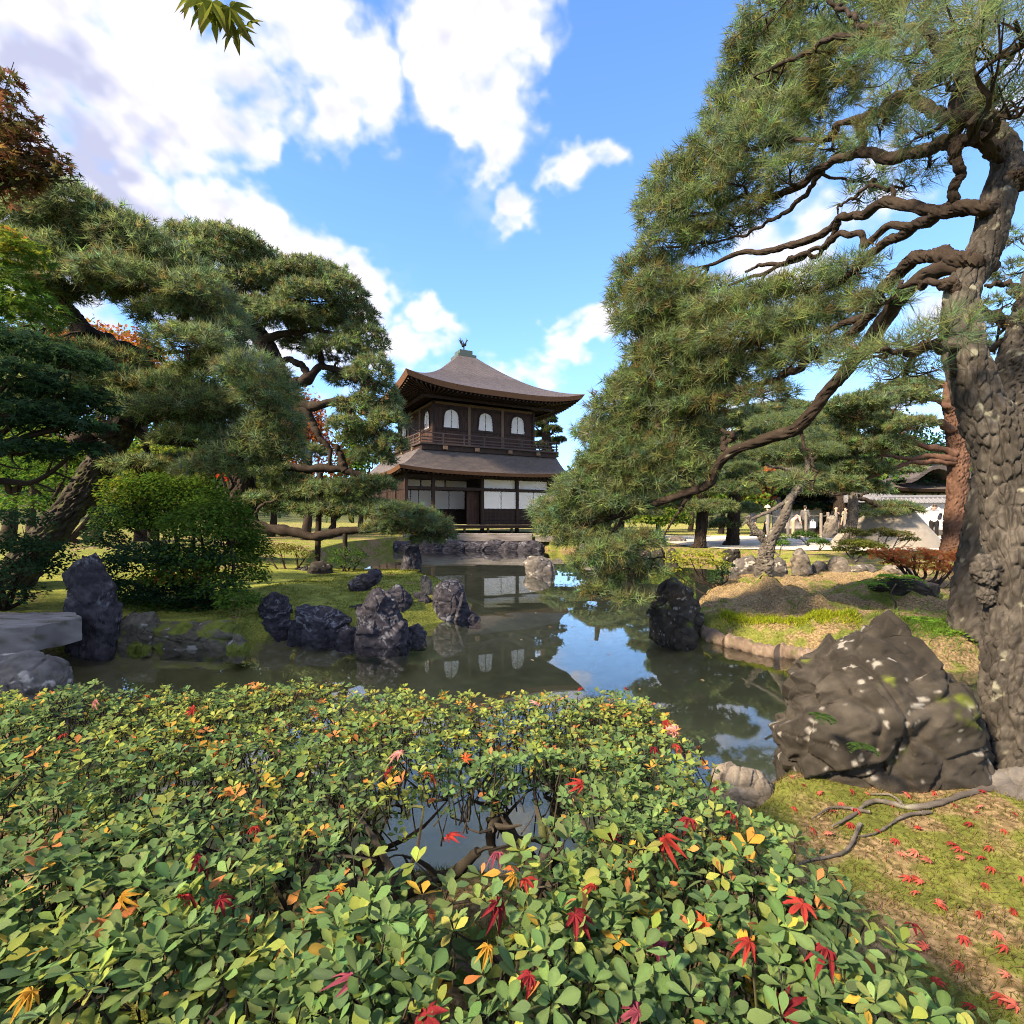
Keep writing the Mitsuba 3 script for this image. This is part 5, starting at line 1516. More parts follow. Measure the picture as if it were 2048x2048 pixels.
# right bank small trees
shrub('yellow_tree', 'small leaning tree with yellow green leaves at the water right of the boulder', 'small tree', [(u, v, 9.4, ru, rv) for u, v, ru, rv in [(690, 556, 24, 6), (712, 556, 18, 7), (676, 562, 14, 6), (700, 564, 22, 6), (722, 564, 9, 5), (672, 570, 10, 3)]], DIAMOND, .055, [(.26, .30, .04), (.32, .33, .05), (.22, .26, .04)], 300, P(718, 592, 9.4), .020, 'bark_dark', 50, up=-.1)
shrub('dark_shrub', 'dark glossy shrub beside the foot of the small yellow tree', 'shrub', [(722, 572, 9.2, 9, 6), (716, 580, 9.1, 8, 6), (728, 566, 9.3, 7, 5)], DIAMOND, .05, DGREEN, 700, P(722, 588, 9.2), .02, 'bark_dark', 51)
shrub('red_maple', 'low spreading red maple in front of the sand cone', 'maple tree', [(u, v, 8.4, ru, rv) for u, v, ru, rv in [(890, 556, 20, 6), (915, 552, 22, 6), (940, 558, 22, 8), (925, 566, 24, 6), (950, 570, 14, 8), (900, 562, 18, 5), (880, 551, 12, 4), (958, 556, 12, 8)]], STAR, .055, [(.42, .13, .05), (.48, .18, .07), (.36, .11, .04), (.36, .20, .06)], 330, P(918, 590, 8.3), .035, 'bark_dark', 52, leaf_mat='broad_leaf')
CL = [(.10, .125, .025), (.13, .15, .03), (.085, .105, .025)]
for i_, (lb, d, pdl, bs, c) in enumerate([
        ('clipped layered shrub with a bright top in front of the sand cone', 10.6, [(856, 543, 18, 5), (872, 546, 14, 5), (845, 549, 12, 4), (866, 553, 14, 3)], (855, 562), CL),
        ('dark clipped shrub pad behind the bright layered shrub', 12.0, [(850, 531, 12, 4), (862, 534, 9, 4)], (850, 553), [(.05, .07, .02), (.08, .09, .03)]),
        ('flat clipped shrub with a brown patch on the right of the sand cone front', 11.5, [(882, 531, 12, 4), (900, 534, 12, 4), (910, 539, 9, 3), (888, 535, 9, 3)], (885, 552), [(.07, .09, .025), (.11, .075, .035), (.05, .08, .02)]),
        ('small dark green pad shrub on the sand edge', 15.5, [(803, 534, 10, 4), (812, 536, 7, 3), (795, 537, 5, 3)], (808, 546), [(.03, .08, .015), (.04, .09, .02)]),
        ('small loose green shrub right of the dark green pad shrub', 15.0, [(817, 541, 9, 4), (824, 543, 7, 4)], (819, 551), GREEN),
        ('low green shrub hidden behind the forked tree', 12.0, [(778, 537, 9, 5), (783, 543, 7, 4), (774, 543, 6, 4)], (778, 556), GREEN)]):
    shrub('clipped_shrub', lb, 'shrub', [(u, v, d + RNG.normal() * .1, ru, rv) for u, v, ru, rv in pdl], DIAMOND, .045, np.array(c) * 1.35, 1500, P(bs[0], bs[1], d), .02, 'bark_grey', 60 + i_)

# forked tree on the mound
key = thing('forked_tree', 'slender grey forked tree growing on the mound', 'tree')
D9 = lambda pts, r0, r1: [(u, v, 9.5, r0 + (r1 - r0) * i / (len(pts) - 1)) for i, (u, v) in enumerate(pts)]
for l in ([(762, 580), (765, 565), (767, 552), (769, 542)], [(769, 544), (776, 530), (785, 515), (790, 500), (799, 488), (806, 475), (808, 462), (803, 450), (799, 444)], [(769, 545), (760, 535), (752, 526), (747, 516)], [(790, 500), (780, 505), (768, 512), (752, 519), (742, 525)], [(806, 475), (795, 470), (778, 468), (765, 464)], [(808, 465), (815, 456), (812, 445)]):
    lp, lr = limb_path(D9(l, *((7.5, 5.5) if l[0] == (762, 580) else (5, 1.6) if l[0] == (769, 544) else (3.6, 2.4) if l[0] == (769, 545) else (2.2, 1.)) ), 26, .03, len(l))
    s_ = np.linspace(0, 1, 90)
    q_ = np.column_stack([np.interp(s_, np.linspace(0, 1, 26), np.column_stack([lp, lr])[:, j]) for j in range(4)])
    part(key, 'trunk' if l[0] == (762, 580) else 'branch', bark_trunk(q_[:, :3], q_[:, 3] * 1.05, 26, plates=.035, depth=.3, stretch=2.2, seed=len(l)), 'bark_grey', smooth=50)
fo = Foliage()
rng = np.random.default_rng(70)
for (u, v, ru, rv) in [(775, 445, 32, 12), (805, 440, 28, 12), (745, 452, 24, 9), (825, 452, 20, 9), (770, 425, 26, 10), (800, 420, 22, 10), (740, 468, 18, 6), (812, 470, 16, 5)]:
    c, r = P(u, v, 9.6 + rng.normal() * .3), np.array([ru, ru * .8, rv]) * 9.5 / F
    pos, dr_ = pad_points(c, r, 260, rng)
    fo.add(*needles(pos, nz(dr_ * .8 + [0, 0, .5] + rng.normal(size=pos.shape) * .3), 18, .10, .0055, jitter_col(PINE, len(pos), .15, rng), rng))
fo.put(key + '__crown', 'pine_needles', stuff=True)


# ------------------------------------------------------------------ background trees
def bg_pines():
    key = thing('pine_tree', 'red barked pine just left of the huge pine trunk, behind the mound', 'pine tree')
    trunk = [(952, 564, 13.0, 12), (953, 545, 13.0, 9.5), (956, 515, 13.0, 8.8), (958, 480, 13.0, 8.6), (958, 450, 13.0, 8.2), (955, 425, 13.0, 7.5), (950, 395, 13.0, 6), (965, 340, 13.0, 4.5)]
    d13 = lambda pts, r0, r1: [(u, v, 12.9, r0 + (r1 - r0) * i / (len(pts) - 1)) for i, (u, v) in enumerate(pts)]
    limbs = [d13([(953, 430), (940, 424), (925, 420), (900, 418), (885, 420)], 5, 1.2), d13([(955, 455), (935, 448), (910, 442), (885, 440), (872, 442)], 4.5, 1), d13([(953, 460), (930, 455), (910, 458), (885, 456), (868, 462)], 4, 1), d13([(955, 462), (930, 462), (905, 464), (875, 476), (845, 486)], 4, 1), d13([(952, 410), (940, 402), (925, 398), (912, 400)], 4, 1)]
    pads = [(u, v, 13.0 + RNG.normal() * .6, ru, rv, 1.0) for u, v, ru, rv in [(860, 405, 34, 12), (895, 400, 34, 12), (830, 420, 34, 12), (870, 428, 36, 12), (815, 440, 36, 13), (850, 448, 38, 12), (820, 465, 36, 13), (855, 470, 34, 12), (890, 445, 24, 8), (835, 486, 30, 10), (800, 480, 30, 12), (910, 425, 24, 8), (780, 455, 26, 12), (905, 388, 30, 9), (868, 488, 20, 8)]]
    pine(key, trunk, limbs, pads, 'bark_red', 'bark_red', 81, PINE, k=16, L=.14, dens=100, twig_r=.018, ntw=3, brown=.08)
    key = thing('pine_tree', 'grey brown pine partly hidden behind the huge pine at the right edge', 'pine tree')
    trunk = [(1000, 470, 5.6, 20), (1004, 440, 5.6, 18), (1008, 405, 5.6, 15), (1012, 370, 5.6, 14), (1022, 330, 5.6, 13), (1040, 270, 5.7, 11)]
    trunk = [(975, 640, 5.6, 22), (985, 560, 5.6, 21)] + trunk
    d6 = lambda pts, r0, r1: [(u, v, 5.7, r0 + (r1 - r0) * i / (len(pts) - 1)) for i, (u, v) in enumerate(pts)]
    limbs = [d6([(1010, 328), (1000, 318), (985, 312), (975, 310)], 7, 3), d6([(1012, 345), (1000, 340), (990, 348), (985, 355)], 5, 2), d6([(1024, 300), (1012, 285), (1000, 283), (985, 286)], 4, 2), d6([(1005, 395), (996, 384), (988, 380)], 5, 2)]
    pads = [(u, v, 5.9 + RNG.normal() * .3, ru, rv, 1.0) for u, v, ru, rv in [(1000, 325, 24, 10), (1010, 300, 22, 10), (995, 350, 22, 12), (1015, 270, 24, 10), (1005, 375, 22, 14), (1030, 345, 24, 14), (1020, 235, 20, 8)]]
    pine(key, trunk, limbs, pads, 'bark_pine', 'bark_dark', 82, PINE, k=22, L=.10, dens=70, twig_r=.012, ntw=4)
    specs = [  # label, trunk foot u, v, d, trunk top, pads, cols
        ('sunlit pine on the mossy point behind the bough', 700, 549, 20.0, (700, 395), [(660, 470, 30, 10), (690, 462, 32, 11), (720, 468, 30, 11), (650, 488, 26, 9), (690, 485, 34, 10), (730, 490, 28, 9), (675, 505, 30, 8), (710, 508, 28, 8), (745, 478, 22, 9), (640, 505, 20, 7), (700, 440, 28, 10), (670, 448, 24, 9), (690, 418, 34, 12), (660, 428, 30, 11), (725, 422, 30, 11), (690, 394, 34, 12), (660, 404, 28, 10), (720, 396, 28, 10), (692, 373, 26, 10)], PINE, 5.5),
        ('second sunlit pine on the mossy point', 733, 546, 21.5, (750, 425), [(760, 455, 34, 12), (790, 460, 30, 11), (735, 445, 30, 11), (770, 435, 34, 11), (740, 510, 20, 8), (725, 525, 16, 7), (765, 482, 26, 9), (720, 422, 26, 9), (752, 418, 30, 10), (775, 412, 26, 10)], PINE, 6),
        ('small pine with one long level branch across the sand cone', 850, 541, 19.0, (852, 480), [(845, 482, 26, 9), (825, 490, 24, 8), (868, 490, 22, 7), (850, 470, 22, 8), (880, 505, 14, 4), (898, 506, 14, 5), (912, 510, 12, 5), (868, 515, 8, 3), (890, 512, 16, 3.5), (860, 508, 7, 3)], PINE, 5),
        ('tall pine behind the visitors, right half of the garden', 838, 536, 32.0, (842, 430), [(820, 420, 26, 10), (850, 412, 28, 10), (880, 420, 24, 9), (800, 440, 24, 10), (835, 445, 28, 9), (870, 448, 24, 8), (900, 452, 20, 7), (790, 408, 22, 8), (905, 470, 18, 6)], PINE, 6),
        ('dark rounded pine with layered crown beyond the court', 822, 533, 34.0, (810, 480), [(805, 492, 24, 7), (825, 498, 16, 6), (790, 498, 18, 6), (812, 507, 18, 5), (798, 484, 18, 6), (835, 505, 9, 4)], [(.018, .045, .030), (.024, .055, .032)], 5),
        ('broad pine on the far shore behind the tip of the long bough', 604, 538, 25.0, (600, 485), [(565, 500, 24, 8), (600, 492, 30, 9), (635, 494, 26, 9), (580, 510, 26, 7), (620, 510, 28, 8), (555, 512, 18, 6), (605, 478, 22, 7), (640, 480, 22, 7), (645, 512, 18, 7)], PINE, 6),
        ('pine rising to the right of the pavilion', 546, 520, 48.0, (544, 420), [(536, 424, 9, 5), (548, 420, 9, 5), (544, 412, 7, 4), (553, 430, 9, 5), (540, 435, 9, 5), (550, 442, 10, 5), (538, 446, 8, 4), (560, 440, 6, 4), (546, 455, 12, 5)], [(.05, .08, .035), (.07, .10, .04)], 6),
    ]
    for i, (lb, u0, v0, d, (u1, v1), pdl, cols, tr) in enumerate(specs):
        key = thing('pine_tree', lb, 'pine tree')
        trunk = [(u0 - 3, v0 + 3, d, tr * 1.5), (u0, v0 - 6, d, tr), (u0 + 3, (v0 + v1) / 2, d, tr * .9), (u1, v1, d, tr * .6), (u1 - 4, v1 - 25, d, tr * .3)]
        limbs = [[(u0 + (u1 - u0) * .7, v1 + 12, d, 2.2), ((u1 + p[0]) / 2, (v1 + p[1]) / 2 + 10, d, 1.6), (p[0], p[1] + 3, d, .8)] for p in pdl[:4]]
        if 'level branch' in lb:
            limbs.append([(851, 499, d, 2.6), (865, 500, d, 2.2), (880, 507, d, 2), (905, 508, d, 1)])
        pads = [(u, v, d + RNG.normal() * d * .035, ru, rv, 1.0) for u, v, ru, rv in pdl]
        pine(key, trunk, limbs, pads, 'bark_grey' if 'level' in lb else 'bark_dark', 'bark_dark', 90 + i, cols, k=10, L=.22 if d > 25 else .19, dens=52 if d > 25 else 70, twig_r=.022, ntw=2, wf=.0016, brown=.06)


bg_pines()

CARD = DIAMOND


def far_tree(label, u, vtop, vbot, d, w, cols, seed, name='broadleaf_tree', cat='tree', size=.20, dens=26, group=None, trunk_r=.16, lobes=9, mat='broad_leaf'):
    rng = np.random.default_rng(seed)
    key = thing(name, label, cat, group)
    c = P(u, (vtop + vbot) / 2, d)
    W, Hh_ = w * d / F, (vbot - vtop) / 2 * d / F
    zb = gz(c[0], c[1]) if d < 60 else 0
    fo = Foliage()
    hubs = []
    for i in range(lobes):
        dd = nz(rng.normal(size=3)) * rng.uniform(.25, .75)
        o = c + dd * [W, W * .9, Hh_ * .8]
        r = np.array([W, W, Hh_ * .8]) * rng.uniform(.38, .58)
        hubs.append(o)
        area = 4 * np.pi * ((r[0] * r[1]) ** 1.6 + (r[0] * r[2]) ** 1.6 + (r[1] * r[2]) ** 1.6) ** (1 / 1.6) / 3 ** (1 / 1.6)
        pos, dr_ = pad_points(o, r, int(area * dens), rng, up=-.6, lump=.5, inner=.45)
        n = len(pos)
        nrm = nz(np.array([0, 0, .5]) + .6 * dr_ + rng.normal(size=(n, 3)) * .45)
        fo.add(*leaves(CARD, pos, rng.normal(size=(n, 3)), nrm, size * rng.uniform(.6, 1.3, n), jitter_col(cols, n, .2, rng), rng))
    fo.put(key + '__crown', mat, stuff=True)
    base = np.array([c[0], c[1], zb - .2])
    t = spline([base, base + [.2, 0, (c[2] - zb) * .5], c + [0, 0, Hh_ * .3]], 14)
    part(key, 'trunk', tube(t, np.linspace(trunk_r * 1.5, trunk_r * .4, 14), 8, rough=.2), 'bark_dark', smooth=50)
    for h in hubs[:4]:
        part(key, 'limb', tube(spline([t[7], (t[8] + h) / 2 + [0, 0, -.1], h], 8), np.linspace(trunk_r * .6, trunk_r * .2, 8), 6), 'bark_dark', smooth=50)
    return key


FT = [('yellow green tree in the wood behind the leaning pine', 60, 400, 520, 19, 56, YGREEN + GREEN), ('green tree in the wood at the left edge', 5, 390, 520, 16, 50, GREEN), ('pale green tree seen under the leaning pine crown', 150, 430, 528, 24, 50, YGREEN), ('tall green tree behind the twisted pine trunk', 205, 415, 525, 28, 50, GREEN + YGREEN),
      ('red maple glowing behind the twisted pine trunk', 228, 445, 500, 21, 20, [(.42, .05, .03), (.36, .07, .04)]), ('orange maple seen through the leaning pine', 95, 300, 420, 20, 66, ORANGE + RUST + YGREEN[:1]), ('yellow maple seen through the gap in the leaning pine crown', 140, 335, 385, 21, 24, [(.55, .28, .06), (.48, .2, .06)]),
      ('rusty red maple behind the propped branch', 305, 365, 505, 22, 48, RUST + [(.30, .12, .06)]), ('pale green tree behind the twisted pine', 270, 440, 530, 26, 44, YGREEN), ('low yellow green tree on the far bank left of the pavilion', 330, 470, 532, 29, 40, YGREEN + GREEN), ('green tree close to the left side of the pavilion', 360, 380, 520, 44, 30, GREEN),
      ('rust coloured maple behind the forked tree', 765, 462, 512, 34, 40, RUST), ('orange maple right of the forked tree', 800, 463, 488, 35, 18, RUST + ORANGE), ('olive tree behind the visitors', 775, 475, 530, 39, 50, GREEN + DGREEN), ('green tree behind the garden wall', 690, 440, 532, 42, 60, GREEN), ('green tree beyond the mossy point', 620, 455, 530, 38, 54, GREEN + YGREEN),
      ('dark tree behind the temple hall', 905, 400, 520, 58, 46, DGREEN), ('tree behind the gate shelter', 860, 425, 520, 48, 42, GREEN + DGREEN), ('tall dark tree behind the yellow green trees on the left', 30, 260, 500, 30, 90, DGREEN + GREEN), ('dark broad tree between the two left pines', 190, 320, 510, 38, 90, DGREEN + GREEN), ('bushy green tree behind the bough, left of the red barked trunks', 720, 450, 532, 34, 50, YGREEN + GREEN), ('low bushy tree across the mossy point', 655, 492, 534, 31, 46, YGREEN + GREEN), ('green tree behind the rope fence', 790, 470, 520, 44, 46, GREEN + YGREEN), ('dark tree at the right edge behind the pines', 1000, 390, 520, 34, 50, GREEN)]
for i_, (lb, u, vt, vb, d, w, cols) in enumerate(FT):
    mp = 'maple' in lb
    far_tree(lb, u, vt, vb, d, w, cols, 200 + i_, name='maple_tree' if mp else 'broadleaf_tree', cat='maple tree' if mp else 'tree', size=.008 * d if d < 30 else .0075 * d, dens=90 / (d * .05) ** 2 * .5)

# wood on the hills: one far mass
rng = np.random.default_rng(301)
hx = np.linspace(-330, 360, 120)
hy = np.linspace(85, 330, 36)
X, Y = np.meshgrid(hx, hy)
hill_h = lambda x, y: (26 * np.exp(-((x - 95) / 75) ** 2) + 22 * np.exp(-((x + 170) / 90) ** 2) + 10 * np.exp(-((x - 260) / 80) ** 2) + 4) * sstep(85, 190, y) * (1 - .6 * sstep(240, 330, y))
Z = hill_h(X, Y) + 6 * (meshkit.fbm(np.stack([X, Y, X * 0], -1) * .03, 3, 2) - .5) * sstep(95, 160, Y) - .8
idx = (np.arange(35)[:, None] * 120 + np.arange(119)[None]).ravel()
q = np.stack([idx, idx + 1, idx + 121, idx + 120], -1)
put('hills', (np.stack([X, Y, Z], -1).reshape(-1, 3), np.vstack([q[:, [0, 1, 2]], q[:, [0, 2, 3]]])), 'forest_floor', smooth=True, structure=True, label='low wooded hills beyond the garden')
fo = Foliage()
n = 1500
x, y = rng.uniform(-300, 330, n), rng.uniform(95, 260, n)
z = hill_h(x, y)
r = rng.uniform(2.2, 4.2, n)
m = 34
c = np.repeat(np.stack([x, y, z + r * .9], -1), m, axis=0)
dv = nz(rng.normal(size=(n * m, 3)))
dv[:, 2] = np.abs(dv[:, 2]) - .25
rr = np.repeat(r, m)[:, None]
col = np.repeat(jitter_col(DGREEN + GREEN + [(.05, .08, .03), (.12, .12, .03)], n, .2, rng), m, axis=0)
fo.add(*leaves(DIAMOND, c + dv * rr, rng.normal(size=dv.shape), nz(dv + rng.normal(size=dv.shape) * .3), rng.uniform(1.3, 2.4, n * m), col, rng))
fo.put('hill_wood', 'broad_leaf', stuff=True, label='far woodland covering the hills')
labels['hill_wood']['category'] = 'wood'


# tree of the wooded slope to the left of the viewer: its shade lies on the left bank
rng = np.random.default_rng(330)
key = thing('shade_tree', 'dense green tree on the slope left of the viewer, shading the left bank', 'tree')
fo = Foliage()
for k in range(10):
    o = np.array([-9.6, 2.7, 4.6]) + nz(rng.normal(size=3)) * rng.uniform(.4, 1) * [2.0, 2.0, 1.2]
    pos, dr_ = pad_points(o, np.array([1.5, 1.5, 1.0]), 420, rng, up=-.7, lump=.5)
    fo.add(*leaves(DIAMOND, pos, rng.normal(size=pos.shape), nz(dr_ + rng.normal(size=pos.shape) * .6), .30 * rng.uniform(.6, 1.3, len(pos)), jitter_col(GREEN, len(pos), .2, rng), rng))
fo.put(key + '__crown', 'broad_leaf', stuff=True)
part(key, 'trunk', tube(spline([[-9.6, 2.7, 0], [-9.4, 2.7, 2.4], [-9.6, 2.8, 5]], 12), np.linspace(.22, .08, 12), 8, rough=.2), 'bark_dark', smooth=50)

# ------------------------------------------------------------------ visitors
def person(label, at, height, face, pose, top, legs, hair='hair', extra=None, shoes='cloth_white', group=None):
    """face: direction looked at (radians, 0 = +x). pose: joints in body axes (x forward, y left, z up), fractions of the height"""
    key = thing('person', label, 'person', group)
    S = height
    ca, sa = math.cos(face), math.sin(face)
    at = np.asarray(at, float)

    def W(p):
        p = np.asarray(p, float) * S
        return at + np.array([p[0] * ca - p[1] * sa, p[0] * sa + p[1] * ca, p[2]])
    J = {'pelvis': (0, 0, .53), 'chest': (.0, 0, .72), 'neck': (0, 0, .825), 'head': (.012, 0, .925), 'hipL': (0, .05, .51), 'hipR': (0, -.05, .51), 'kneeL': (.015, .055, .285), 'kneeR': (.01, -.055, .285), 'ankL': (-.005, .06, .045), 'ankR': (-.01, -.06, .045),
         'shL': (0, .105, .80), 'shR': (0, -.105, .80), 'elL': (-.01, .135, .62), 'elR': (-.01, -.135, .62), 'wrL': (.03, .14, .48), 'wrR': (.03, -.14, .48)}
    J.update(pose)
    J = {k: np.array(v, float) for k, v in J.items()}

    def cap(a, b, r0, r1, grow=0.):
        return m3.Manifold.batch_hull([m3.Manifold.sphere((r0 + grow) * S, 16).translate(tuple(W(a))), m3.Manifold.sphere((r1 + grow) * S, 16).translate(tuple(W(b)))])

    def hand(w, e, s):
        d = nz(w - e)
        up = nz(np.cross(d, [0, 0, 1.]) + 1e-6)
        side = np.cross(d, up)
        out = [cap(w, w + d * .045, .011, .015)]
        for k, (o, l) in enumerate([(-.013, .036), (-.0045, .042), (.0045, .040), (.013, .032)]):
            b = w + d * .05 + side * o
            m_ = b + d * l * .55 + up * .004 * s
            out += [cap(b, m_, .0052, .0048), cap(m_, m_ + nz(d + up * .6 * s) * l * .5, .0048, .004)]
        t0 = w + d * .02 + side * -.014
        out += [cap(t0, t0 + nz(d * .6 - side) * .022, .0058, .005), cap(t0 + nz(d * .6 - side) * .022, t0 + nz(d * .9 - side * .5) * .04, .005, .004)]
        return out
    body = [cap(J['pelvis'], J['chest'], .062, .068), cap(J['chest'], J['neck'], .066, .032), cap(J['neck'], J['head'] - [0, 0, .03], .030, .032)]
    for s in 'LR':
        body += [cap(J['hip' + s], J['knee' + s], .050, .033), cap(J['knee' + s], J['ank' + s], .032, .020), cap(J['ank' + s] - [0, 0, .02], J['ank' + s] + [.075, 0, -.03], .022, .014),
                 cap(J['sh' + s], J['el' + s], .029, .022), cap(J['el' + s], J['wr' + s], .022, .014), cap(J['chest'] + [0, 0, .05], J['sh' + s], .04, .032)] + hand(J['wr' + s], J['el' + s], 1 if s == 'L' else -1)
    hd = J['head']
    body += [cap(hd + [0, 0, .012], hd + [.004, 0, -.028], .050, .036), cap(hd + [.046, 0, .004], hd + [.054, 0, -.010], .005, .008), cap(hd + [.036, -.010, -.030], hd + [.036, .010, -.030], .007, .007),
             cap(hd + [-.004, .047, 0], hd + [-.006, .05, -.014], .009, .006), cap(hd + [-.004, -.047, 0], hd + [-.006, -.05, -.014], .009, .006)]
    b = m3.Manifold.batch_boolean(body, m3.OpType.Add)
    v, f = tm(b)
    part(key, 'body', (v, f), 'skin', smooth=50)
    for s in (-1, 1):
        part(key, 'eye', tm(m3.Manifold.sphere(.0075 * S, 10).translate(tuple(W(hd + [.043, .018 * s, .006])))), 'phone_black', smooth=True)
    hs = m3.Manifold.batch_boolean([cap(hd + [-.006, 0, .022], hd + [-.012, 0, -.01], .052, .046)], m3.OpType.Add) - m3.Manifold.batch_hull([m3.Manifold.sphere(.05 * S, 12).translate(tuple(W(hd + [.055, y, -.045]))) for y in (-.03, .03)])
    part(key, 'hair', hs, hair, smooth=50)
    t = [cap(J['pelvis'] + [0, 0, .02], J['chest'], .074, .080), cap(J['chest'], J['neck'] - [0, 0, .02], .078, .040)]
    for s in 'LR':
        t += [cap(J['chest'] + [0, 0, .05], J['sh' + s], .05, .042), cap(J['sh' + s], J['el' + s], .040, .033), cap(J['el' + s], J['wr' + s] + (J['el' + s] - J['wr' + s]) * .12, .033, .024)]
    part(key, 'jacket', m3.Manifold.batch_boolean(t, m3.OpType.Add), top, smooth=50)
    l = [cap(J['pelvis'], J['hipL'], .068, .062), cap(J['pelvis'], J['hipR'], .068, .062)]
    for s in 'LR':
        l += [cap(J['hip' + s], J['knee' + s], .062, .044), cap(J['knee' + s], J['ank' + s] + [0, 0, .01], .044, .036)]
    part(key, 'trousers', m3.Manifold.batch_boolean(l, m3.OpType.Add), legs, smooth=50)
    for s in 'LR':
        part(key, 'shoe', cap(J['ank' + s] - [.02, 0, .018], J['ank' + s] + [.085, 0, -.026], .027, .019), shoes, smooth=50)
    return key, W, J, cap


def on_sand(u, d):
    p = P(u, 530, d)
    p[2] = gz(p[0], p[1]) + .03
    return p


vg = 'visitors standing on the sand court'
k_, W, J, cap = person('person in a white jacket raising both arms to take a picture', on_sand(934, 24.2), 1.70, math.radians(235), {'elL': (.08, .17, .78), 'wrL': (.15, .07, .91), 'elR': (.05, -.19, .83), 'wrR': (.15, -.06, .93)}, 'cloth_white', 'cloth_black', shoes='cloth_black', group=vg)
kk = num('phone')
labels[kk] = {'label': 'dark phone held up by the person in the white jacket', 'category': 'phone'}
put(kk, (lambda c: bar(c - np.array([.08, -.06, 0]), c + np.array([.08, -.06, 0]), .012, .08))(W((.19, .005, .955))), 'phone_black')
kk = num('shoulder_bag')
labels[kk] = {'label': 'dark shoulder bag on the person in the white jacket', 'category': 'bag'}
put(kk, cap(np.array((-.06, .12, .62)), np.array((-.03, .15, .74)), .05, .03), 'cloth_navy', smooth=50)
person('person in a dark navy coat, leftmost of the visitors', on_sand(753, 29.0), 1.66, math.radians(200), {}, 'cloth_navy', 'cloth_navy', shoes='cloth_black', group=vg)
k_, W, J, cap = person('person in a pale top and blue jeans behind the forked tree', on_sand(768, 28.4), 1.72, math.radians(150), {'elR': (.07, -.13, .64), 'wrR': (.16, -.08, .72)}, 'cloth_green', 'cloth_jeans', group=vg)
kk = num('sun_hat')
labels[kk] = {'label': 'white hat on the person in blue jeans', 'category': 'hat'}
h_ = W(J['head'])
put(kk, m3.Manifold.batch_boolean([m3.Manifold.cylinder(.03, .17, .16, 20).translate(tuple(h_ + [0, 0, .02])), m3.Manifold.sphere(.115, 20).translate(tuple(h_ + [0, 0, .05]))], m3.OpType.Add) - m3.Manifold.sphere(.088, 16).translate(tuple(h_ + [0, 0, 0])), 'cloth_white', smooth=50)
person('person bending forward in a pink and white patterned jacket', on_sand(793, 29.4), 1.60, math.radians(345), {'chest': (.12, 0, .66), 'neck': (.21, 0, .70), 'head': (.29, 0, .73), 'shL': (.18, .10, .69), 'shR': (.18, -.10, .69), 'elL': (.20, .12, .54), 'elR': (.20, -.12, .54), 'wrL': (.27, .07, .46), 'wrR': (.27, -.07, .46)}, 'cloth_pink', 'cloth_tan', shoes='cloth_black', group=vg)
k_, W, J, cap = person('person in a grey coat holding a pale shopping bag', on_sand(805, 29.0), 1.76, math.radians(20), {'elR': (.05, -.13, .63), 'wrR': (.13, -.11, .55)}, 'cloth_grey', 'cloth_black', shoes='cloth_black', group=vg)
kk = num('shopping_bag')
labels[kk] = {'label': 'pale blue shopping bag in the hand of the person in grey', 'category': 'bag'}
b0 = W((.19, -.12, .36))
put(kk, join([bar(b0 - [.14, 0, 0], b0 + [.14, 0, 0], .09, .36), tube(spline([b0 + [-.08, 0, .18], b0 + [0, 0, .31], b0 + [.08, 0, .18]], 9), .01, 5)]), 'bag_white')
person('person in a black top behind the standing pale rock', on_sand(836, 28.2), 1.66, math.radians(255), {'elL': (.05, .13, .66), 'wrL': (.12, .06, .74)}, 'cloth_black', 'cloth_grey', shoes='cloth_black', group=vg)
person('person in a tan coat half hidden by the small pine trunk', on_sand(846, 28.8), 1.62, math.radians(200), {'elL': (.09, .13, .72), 'wrL': (.18, .10, .80)}, 'cloth_tan', 'cloth_navy', shoes='cloth_black', group=vg)

# ------------------------------------------------------------------ ground plants and fallen leaves
rng = np.random.default_rng(401)


def sward(key, label, pts, h, w, cols, lean=.5, cat='moss', k=1):
    """short blades standing on the ground at the points (n, 2)"""
    z = ground(pts[:, 0], pts[:, 1])
    n = len(pts)
    b = np.column_stack([pts, z])
    d = nz(np.column_stack([rng.normal(size=(n, 2)) * lean, np.ones(n)]))
    s = nz(np.column_stack([rng.normal(size=(n, 2)), np.zeros(n)]))
    hh = h * rng.uniform(.5, 1.2, n)[:, None]
    ww = np.broadcast_to(w, (n,))[:, None]
    v = np.stack([b - s * ww / 2 - [0, 0, .003], b + s * ww / 2 - [0, 0, .003], b + d * hh], 1).reshape(-1, 3)
    c = np.repeat(jitter_col(cols, n, .2, rng), 3, axis=0)
    put(key, (v, np.arange(len(v)).reshape(-1, 3)), 'broad_leaf', color=c, stuff=True, label=label)
    labels[key]['category'] = cat


def scatter(n, x0, x1, y0, y1, keep=None):
    p = np.column_stack([rng.uniform(x0, x1, n), rng.uniform(y0, y1, n)])
    out = ~shapely.contains_xy(POND.buffer(.05), p[:, 0], p[:, 1])
    if keep is not None:
        out &= keep(p)
    return p[out]


